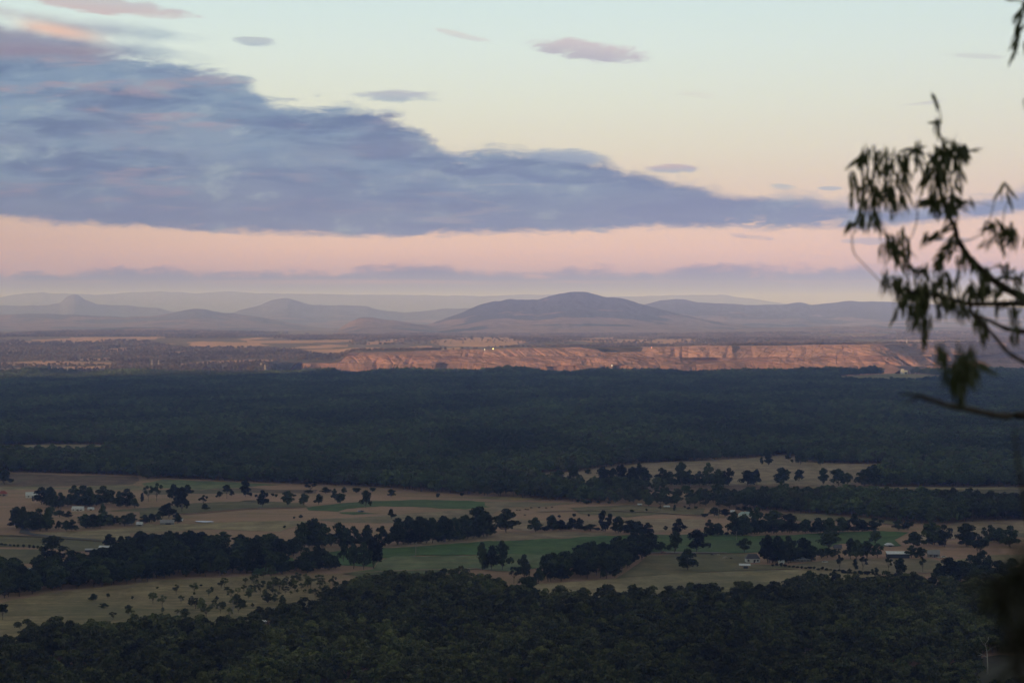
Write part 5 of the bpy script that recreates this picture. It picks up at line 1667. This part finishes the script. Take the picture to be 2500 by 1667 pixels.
# ------------------------------------------------------------------ gum branches close to the lookout
def leaf_mat(name, c0, c1):
    m, N, bs = material(name)
    oi = N.n.new('ShaderNodeObjectInfo')
    (x, y, z), g = world_pos(N)
    n = N.noise(N.xyz(x, y, z), 5.0, 2, 0.5)
    c = N.mix(N.step(N.add(N.mul(oi.outputs['Random'], .5), N.mul(n, .5)), .25, .75), c0, c1)
    N.l.new(c, bs.inputs['Base Color'])
    bs.inputs['Roughness'].default_value = 0.5
    bs.inputs['Specular IOR Level'].default_value = 0.3
    return m


M['leaf'] = leaf_mat('gum_leaf', (0.065, 0.085, 0.034), (0.15, 0.165, 0.078))


def leaf_geo(curl, wid):
    """hanging lance-shaped leaf, unit length, stalk at the origin"""
    n = 7
    v, f = [], []
    for i in range(n + 1):
        t = i / n
        w = wid * math.sin(math.pi * min(1, t ** .75)) ** .8 * (1 - t * .25) if 0 < t < 1 else 0.004
        x = curl * math.sin(t * 2.6) * .5
        y = -.10 * t * t + 0.05 * math.sin(t * 6)
        v += [(x - w, y + w * .35, -t), (x, y, -t), (x + w, y + w * .35, -t)]
    for i in range(n):
        k = i * 3
        f += [(k, k + 1, k + 4, k + 3), (k + 1, k + 2, k + 5, k + 4)]
    return v, f


LEAFG = [leaf_geo(.12, .074), leaf_geo(-.16, .085), leaf_geo(.25, .066), leaf_geo(-.05, .09)]
LEAFM = [mesh_np('leaf', v, f, [M['leaf']], smooth=True) for v, f in LEAFG]
RL = random.Random(42)
GUM_BASE = Vector(((3150 - 1250) * K * 10.3, 10.3, float(zg(np.array([3.4]), np.array([10.3]))[0]) - .1))


def gp(px, py, d=10.0): return D(px, py, d) - GUM_BASE


LIMBS = [  # photo path, depth at start and end, start and end diameter in pixels
    ([(3130, 1080), (2850, 930), (2640, 800), (2500, 727), (2444, 698), (2401, 663), (2367, 630), (2358, 616), (2338, 584), (2331, 553), (2319, 532), (2303, 495), (2291, 440), (2286, 392), (2302, 359), (2298, 338), (2291, 320)], 10.2, 10, 28, 5),
    ([(2291, 320), (2297, 290), (2292, 264), (2284, 254)], 10, 10, 4, 1.5),
    ([(3120, 1010), (2800, 800), (2640, 752), (2500, 741), (2444, 742), (2369, 742), (2324, 732), (2272, 720), (2220, 711), (2205, 706)], 10.2, 9.8, 26, 4),
    ([(2500, 741), (2430, 745), (2369, 742), (2384, 775), (2410, 801), (2432, 826), (2457, 856), (2481, 873), (2520, 893)], 9.9, 9.3, 5, 10),
    ([(2384, 768), (2418, 784), (2453, 801), (2486, 808), (2560, 822), (2800, 900), (3125, 1060)], 9.8, 10.2, 5, 18),
    ([(3120, 1120), (2850, 1050), (2640, 1020), (2500, 1014), (2448, 1015), (2415, 1010), (2365, 999), (2316, 990), (2283, 979), (2243, 966)], 9.9, 7.0, 24, 8),
    ([(2243, 966), (2222, 963), (2196, 960)], 7.0, 7.0, 6, 3),
    ([(2243, 966), (2230, 976), (2205, 985)], 7.0, 7.0, 5, 2),
]
TWIGS = [
    [(2291, 440), (2270, 410), (2250, 398), (2215, 385), (2180, 377), (2140, 382), (2110, 395), (2085, 404), (2066, 415)],
    [(2140, 382), (2135, 365), (2138, 352)],
    [(2286, 400), (2262, 378), (2245, 370), (2220, 372), (2205, 385)],
    [(2302, 362), (2330, 370), (2352, 368), (2378, 370)],
    [(2080, 574), (2081, 600), (2087, 621), (2100, 636), (2126, 663), (2152, 690), (2175, 704), (2205, 706)],
    [(2240, 516), (2238, 540), (2228, 572), (2214, 600), (2206, 612)],
    [(2338, 584), (2360, 588), (2390, 575), (2410, 562), (2450, 562), (2478, 565), (2490, 582)],
    [(2410, 562), (2418, 530), (2425, 505), (2432, 480)], [(2450, 562), (2450, 530), (2455, 505), (2470, 480)],
    [(2410, 600), (2390, 605), (2400, 596), (2440, 590)],
    [(2335, 560), (2310, 555), (2296, 575), (2268, 582), (2252, 590)],
    [(2358, 616), (2320, 612), (2295, 640), (2280, 668), (2278, 700), (2290, 715)],
    [(2205, 706), (2180, 700), (2165, 690)], [(2220, 711), (2215, 660), (2200, 620), (2185, 592), (2172, 588)],
    [(2444, 698), (2460, 680), (2450, 665), (2440, 660)], [(2401, 663), (2430, 652), (2460, 655), (2480, 664)],
    [(2324, 732), (2330, 700), (2345, 680), (2352, 672)], [(2272, 720), (2255, 690), (2240, 672)],
]
gum = empty('gum_tree', GUM_BASE)
tagp(gum, 'large gum tree whose leafy branches hang in from the right edge', 'tree')
tr = MB()
tr.tube([(0, 0, -.3), (0.02, 0, 1.2), (-.02, .05, 3.0), (.08, .1, 5.0), (.2, .1, 8.0)], [.2, .16, .13, .10, .05], 10)
link('trunk', tr.mesh('trunk', [M['bark']], True), gum)


def smooth_path(pts, n=4):
    out = []
    for i in range(len(pts) - 1):
        p0 = pts[max(i - 1, 0)]; p1 = pts[i]; p2 = pts[i + 1]; p3 = pts[min(i + 2, len(pts) - 1)]
        for k in range(n):
            t = k / n
            out.append(0.5 * ((2 * p1) + (p2 - p0) * t + (2 * p0 - 5 * p1 + 4 * p2 - p3) * t * t + (3 * p1 - p0 - 3 * p2 + p3) * t ** 3))
    out.append(pts[-1])
    return out


SEGP = []
for path, d0, d1, w0, w1 in LIMBS:
    n = len(path)
    q = smooth_path([gp(a, b, d0 + (d1 - d0) * i / (n - 1)) for i, (a, b) in enumerate(path)])
    rr = [(w0 + (w1 - w0) * (i / (len(q) - 1)) ** .7) * K * 10 * .5 * (1 + .12 * math.sin(i * 1.7)) for i in range(len(q))]
    a = MB(); a.tube(q, rr, 8); link('branch', a.mesh('branch', [M['bark']], True), gum)
    SEGP += [(p_, d0 + (d1 - d0) * i / (n - 1)) for i, p_ in enumerate(path)]
for path in TWIGS:
    q = smooth_path([gp(a, b, 10 + RL.uniform(-.04, .04)) for a, b in path])
    rr = [(3.4 - 2.0 * i / len(q)) * K * 10 * .5 for i in range(len(q))]
    a = MB(); a.tube(q, rr, 5); link('twig', a.mesh('twig', [M['bark']], True), gum)
    SEGP += [(p_, 10.0) for p_ in path]

# hanging leaves: (centre x, y, spread x, y, how many, lean in degrees, lean spread, depth)
CL = [
    (2100, 385, 14, 10, 5, 170, 40), (2113, 372, 3, 6, 1, 175, 5), (2088, 400, 5, 4, 2, -55, 6), (2080, 455, 8, 45, 7, -8, 14), (2108, 460, 12, 62, 17, 0, 14), (2135, 455, 14, 72, 22, 0, 14),
    (2160, 405, 20, 25, 16, 0, 30), (2165, 460, 14, 45, 10, 0, 14), (2200, 420, 20, 40, 22, 5, 20), (2185, 480, 10, 40, 10, 4, 12), (2212, 485, 12, 36, 7, 8, 14), (2112, 545, 16, 26, 10, 0, 16), (2138, 555, 12, 22, 7, 14, 14),
    (2072, 556, 12, 8, 4, -40, 35), (2178, 495, 5, 34, 5, 6, 6),
    (2245, 388, 12, 30, 9, 0, 16), (2225, 372, 12, 5, 3, -60, 30), (2265, 455, 14, 40, 12, -14, 16), (2252, 494, 18, 8, 9, -75, 20), (2300, 400, 26, 28, 24, 0, 30), (2290, 440, 22, 44, 27, 0, 20), (2333, 378, 18, 10, 12, 30, 40), (2352, 380, 12, 16, 6, 20, 20),
    (2340, 430, 10, 32, 9, 14, 10), (2320, 465, 12, 32, 7, 4, 12), (2292, 318, 5, 12, 4, 10, 20), (2285, 300, 3, 3, 2, -85, 12), (2280, 252, 4, 4, 2, 20, 30), (2322, 347, 6, 4, 3, 80, 15), (2328, 345, 2, 3, 1, 165, 8), (2246, 352, 3, 5, 1, 178, 6), (2376, 368, 4, 2, 2, 95, 8),
    (2308, 508, 30, 16, 20, -5, 40), (2352, 497, 12, 12, 5, 40, 30), (2370, 500, 3, 8, 2, 18, 6), (2288, 515, 8, 14, 5, 8, 12), (2325, 520, 12, 14, 8, 10, 30),
    (2438, 474, 7, 6, 3, -10, 30), (2473, 470, 6, 4, 2, 50, 30), (2460, 496, 2, 5, 1, 12, 4),
    (2405, 562, 16, 6, 5, -30, 50), (2455, 570, 18, 16, 12, 5, 45), (2446, 595, 10, 24, 5, 16, 10), (2482, 580, 7, 22, 4, 12, 16), (2412, 598, 14, 5, 4, -45, 25), (2463, 600, 5, 24, 3, 8, 8),
    (2310, 556, 8, 10, 4, -42, 12), (2275, 582, 18, 5, 6, -60, 40), (2256, 594, 4, 18, 4, 0, 8), (2325, 598, 16, 12, 8, -20, 30), (2308, 620, 18, 14, 8, -35, 25), (2290, 632, 10, 12, 5, -20, 18), (2350, 634, 14, 18, 9, 0, 22), (2372, 660, 8, 12, 5, 6, 18),
    (2170, 598, 10, 32, 9, -4, 14), (2195, 604, 12, 28, 11, 6, 18), (2206, 630, 10, 32, 9, 4, 10), (2151, 618, 5, 22, 4, -12, 8), (2215, 645, 6, 18, 4, 8, 8), (2226, 618, 4, 4, 1, 30, 6),
    (2300, 655, 7, 20, 5, 8, 12), (2285, 648, 5, 14, 3, 0, 10),
    (2165, 692, 12, 14, 8, 0, 30), (2192, 706, 14, 18, 9, 4, 35), (2205, 728, 14, 30, 14, -4, 16), (2235, 735, 22, 36, 34, 0, 18), (2262, 730, 14, 30, 16, 4, 14), (2295, 745, 14, 30, 13, 6, 16), (2325, 750, 14, 26, 11, 4, 18), (2355, 755, 18, 26, 12, 4, 18),
    (2250, 780, 10, 26, 10, 0, 10), (2225, 782, 10, 22, 6, -10, 14), (2183, 776, 4, 8, 2, -22, 6), (2265, 798, 9, 30, 7, 2, 8), (2250, 828, 7, 18, 4, 0, 8), (2290, 694, 12, 14, 7, 0, 30), (2240, 670, 12, 12, 6, -20, 60), (2266, 674, 4, 20, 3, 0, 8), (2315, 694, 8, 18, 5, 4, 14), (2340, 688, 6, 18, 4, -6, 12),
    (2385, 720, 20, 12, 12, 0, 50), (2420, 716, 20, 12, 10, 0, 50), (2405, 684, 10, 12, 5, 20, 12), (2460, 686, 12, 6, 4, 50, 50), (2452, 664, 10, 8, 5, 0, 50), (2480, 694, 14, 14, 8, 10, 40), (2490, 730, 10, 10, 6, 0, 40), (2445, 754, 10, 10, 4, 0, 40),
    (2390, 790, 12, 26, 12, 4, 12), (2405, 820, 8, 24, 6, 2, 10), (2480, 820, 12, 22, 6, 6, 14), (2478, 770, 12, 20, 5, 0, 30),
    (2354, 915, 20, 32, 36, 0, 26, 7.2), (2338, 940, 14, 30, 14, -4, 14, 7.2), (2365, 880, 12, 14, 8, 4, 30, 7.2), (2290, 876, 5, 16, 5, -8, 8, 7.2), (2305, 880, 5, 14, 4, -4, 8, 7.2), (2337, 858, 2, 6, 2, 2, 6, 7.2), (2412, 896, 10, 6, 4, 60, 14, 7.2), (2380, 912, 12, 18, 8, 14, 20, 7.2), (2320, 920, 9, 18, 6, -14, 14, 7.2), (2350, 975, 6, 18, 5, 0, 6, 7.2),
    (2492, 40, 8, 12, 5, -15, 30), (2487, 78, 6, 12, 5, -18, 12), (2478, 108, 5, 16, 5, -16, 8), (2463, 112, 2, 2, 1, -20, 8), (2500, 112, 3, 8, 2, -4, 8), (2470, 140, 2, 4, 1, -14, 4), (2478, 2, 8, 3, 2, 80, 16), (2502, 585, 3, 4, 2, -10, 10), (2503, 255, 3, 4, 2, -8, 10), (2500, 20, 4, 4, 3, -10, 10),
]
GUM_DOWN = [(2354, 1000), (2354, 960), (2352, 900), (2350, 870)]
q = smooth_path([gp(a, b, 7.1) for a, b in GUM_DOWN]); a = MB(); a.tube(q, [2.4 * K * 7 * .5] * len(q), 5); link('twig', a.mesh('twig', [M['bark']], True), gum)
SEGP += [((a_, b_), 7.1) for a_, b_ in GUM_DOWN]
q = smooth_path([gp(a, b, 10) for a, b in [(2700, -120), (2600, -60), (2520, 10), (2495, 45), (2482, 90), (2474, 130)]]); a = MB(); a.tube(q, [3 * K * 5] * len(q), 5); link('twig', a.mesh('twig', [M['bark']], True), gum)
q = smooth_path([gp(3160, -700, 10.3), gp(2950, -350, 10.2), gp(2700, -120, 10)]); a = MB(); a.tube(q, [8 * K * 5] * len(q), 5); link('branch', a.mesh('branch', [M['bark']], True), gum)
leaves = []
stalk = MB()
for c in CL:
    cx, cy_, rx, ry, n, ln, sp = c[:7]
    d = c[7] if len(c) > 7 else 10.0
    # a thread of twig ties the spray to the nearest limb
    if d > 9 and cx < 2498:
        top = (cx, cy_ - ry * .6)
        near = min((s_ for s_ in SEGP if s_[1] > 9), key=lambda s_: (s_[0][0] - top[0]) ** 2 + ((s_[0][1] - top[1]) * (1.0 if s_[0][1] < top[1] else 1.5)) ** 2)
        dist = math.hypot(near[0][0] - cx, near[0][1] - top[1])
        if dist < 110:
            mid = ((near[0][0] + top[0]) / 2, min(near[0][1], top[1]) - dist * .06 + abs(near[0][1] - top[1]) * .4)
            stalk.tube(smooth_path([gp(*near[0], 10), gp(*mid, 10 + RL.uniform(-.05, .05)), gp(*top, 10), gp(cx, cy_ + ry * .5, 10)], 3), 1.1 * K * 5, 4)
    for i in range(int(n * 1.55 + .5) if n > 4 else n):
        an = RL.uniform(0, 6.28); r = math.sqrt(RL.random())
        px = cx + math.cos(an) * r * rx * 1.18 + RL.gauss(0, 2); py = cy_ + math.sin(an) * r * ry * 1.12
        L = RL.uniform(32, 62) * K * 10 * (1.0 if d > 9 else .85)
        lean = math.radians(ln + RL.gauss(0, sp * .5))
        dd = d + RL.uniform(-.22, .22)
        # photo point is the leaf's middle
        pos = D(px, py, dd) - Vector((math.sin(lean), 0, -math.cos(lean))) * L * .5 - GUM_BASE
        rot = Matrix.Rotation(-lean, 4, 'Y') @ Matrix.Rotation(RL.uniform(-.45, .45), 4, 'X') @ Matrix.Rotation(RL.uniform(-1.25, 1.25) + (3.14 if RL.random() < .5 else 0), 4, 'Z')
        leaves.append((pos, rot, L, RL.randrange(4), px, py))
link('leaf_stalk', stalk.mesh('leaf_stalk', [M['bark']], True), gum)
inf = [l for l in leaves if l[4] < 2498 and l[5] > 2]
RL.shuffle(inf)
inf.sort(key=lambda l: -l[2] / l[0].length)
single = set(id(l) for l in inf[:296])
fv, ff = [], []
for l in leaves:
    mat4 = Matrix.Translation(l[0]) @ l[1] @ Matrix.Diagonal((l[2], l[2], l[2], 1))
    if id(l) in single:
        o = link('leaf', LEAFM[l[3]], gum)
        o.matrix_local = mat4
    else:
        v, f = LEAFG[l[3]]
        k = len(fv)
        fv += [tuple(mat4 @ Vector(p_)) for p_ in v]
        ff += [tuple(i + k for i in q_) for q_ in f]
fo = link('foliage', mesh_np('foliage', fv, ff, [M['leaf']], smooth=True), gum)
fo['kind'] = 'stuff'

# dark bush and thin sapling stem at the lower right, almost within reach
sb = D(2470, 1667, 3.2); sb.z = float(zg(np.array([sb.x]), np.array([3.2]))[0]) - .05
shrub = empty('near_shrub', sb)
tagp(shrub, 'dark blurred bush rising at the lower right corner, closest to the lookout', 'shrub')
def sp_(px, py, d=3.2): return D(px, py, d) - sb
for path in ([(2470, 2300), (2500, 1800), (2492, 1660), (2470, 1570), (2447, 1500), (2440, 1440), (2425, 1400)], [(2490, 2300), (2530, 1700), (2500, 1560), (2496, 1480), (2505, 1400), (2512, 1330)], [(2447, 1500), (2470, 1450), (2490, 1390)]):
    n = len(path)
    q = smooth_path([sp_(a, b, 3.2) for a, b in path])
    if path[0][1] > 2000: q[0] = Vector((0.01 * n, 0, 0))
    a = MB(); a.tube(q, [(26 - 16 * i / len(q)) * K * 3.2 * .5 for i in range(len(q))], 7); link('stem', a.mesh('stem', [M['bark']], True), shrub)
fv, ff = [], []
for cx, cy_, rx, ry, n in [(2440, 1440, 34, 45, 60), (2480, 1400, 34, 60, 70), (2505, 1340, 20, 50, 40), (2470, 1480, 34, 40, 50), (2425, 1410, 22, 26, 24), (2455, 1560, 26, 50, 26), (2500, 1560, 20, 80, 40), (2520, 1450, 30, 80, 60), (2395, 1400, 16, 20, 8), (2490, 1650, 30, 50, 30)]:
    for i in range(int(n * .6)):
        an = RL.uniform(0, 6.28); r = math.sqrt(RL.random())
        px, py, dd = cx + math.cos(an) * r * rx, cy_ + math.sin(an) * r * ry, 3.2 + RL.uniform(-.12, .12)
        L = RL.uniform(.028, .05); lean = RL.gauss(0, .9)
        mat4 = Matrix.Translation(D(px, py, dd) - sb) @ Matrix.Rotation(-lean, 4, 'Y') @ Matrix.Rotation(RL.uniform(-.6, .6), 4, 'X') @ Matrix.Rotation(RL.uniform(0, 6.28), 4, 'Z') @ Matrix.Diagonal((L * 1.2, L, L, 1))
        v, f = LEAFG[RL.randrange(4)]
        k = len(fv)
        fv += [tuple(mat4 @ Vector(p_)) for p_ in v]
        ff += [tuple(i_ + k for i_ in q_) for q_ in f]
M['leaf_shrub'] = leaf_mat('dark_shrub_leaf', (0.016, 0.02, 0.012), (0.03, 0.034, 0.02))  # darker leaf colour of the near shrub
fo = link('foliage', mesh_np('foliage', fv, ff, [M['leaf_shrub']], smooth=True), shrub); fo['kind'] = 'stuff'
st = D(2540, 1400, 5.2); st.z = float(zg(np.array([st.x]), np.array([5.2]))[0]) - .05
sap = MB()
q = smooth_path([Vector((st.x + .1, 5.2, st.z)), D(2545, 1700, 5.2), D(2530, 1400, 5.2), D(2503, 1240, 5.2), D(2490, 1160, 5.2), D(2482, 1100, 5.2), D(2476, 1042, 5.2)])
q = [p_ - st for p_ in q]
sap.tube(q, [(13 - 8 * i / len(q)) * K * 5.2 * .5 for i in range(len(q))], 7)
o = link('sapling', sap.mesh('sapling', [M['bark']], True)); o.location = st
tagp(o, 'thin bare blurred stem rising along the right edge below the dark branch', 'sapling')

# ------------------------------------------------------------------ haze
def build_haze():
    m = bpy.data.materials.new('haze_air')
    m.use_nodes = True
    nt = m.node_tree
    nt.nodes.clear()
    out = nt.nodes.new('ShaderNodeOutputMaterial')
    pv = nt.nodes.new('ShaderNodeVolumePrincipled')
    pv.inputs['Color'].default_value = (0.27, 0.40, 1.0, 1)
    pv.inputs['Absorption Color'].default_value = (1, 1, 1, 1)
    pv.inputs['Density'].default_value = HAZE
    pv.inputs['Anisotropy'].default_value = -0.3
    nt.links.new(pv.outputs[0], out.inputs['Volume'])
    mb = MB()
    z0, z1 = -56.0, 830.0
    mb.box((0, 0, (z0 + z1) / 2), (112000, 112000, z1 - z0))
    o = link('haze', mb.mesh('haze', [m]))
    tagp(o, 'pale evening haze lying over the whole valley', 'haze', kind='stuff')


HAZE = 7.8e-5
build_haze()
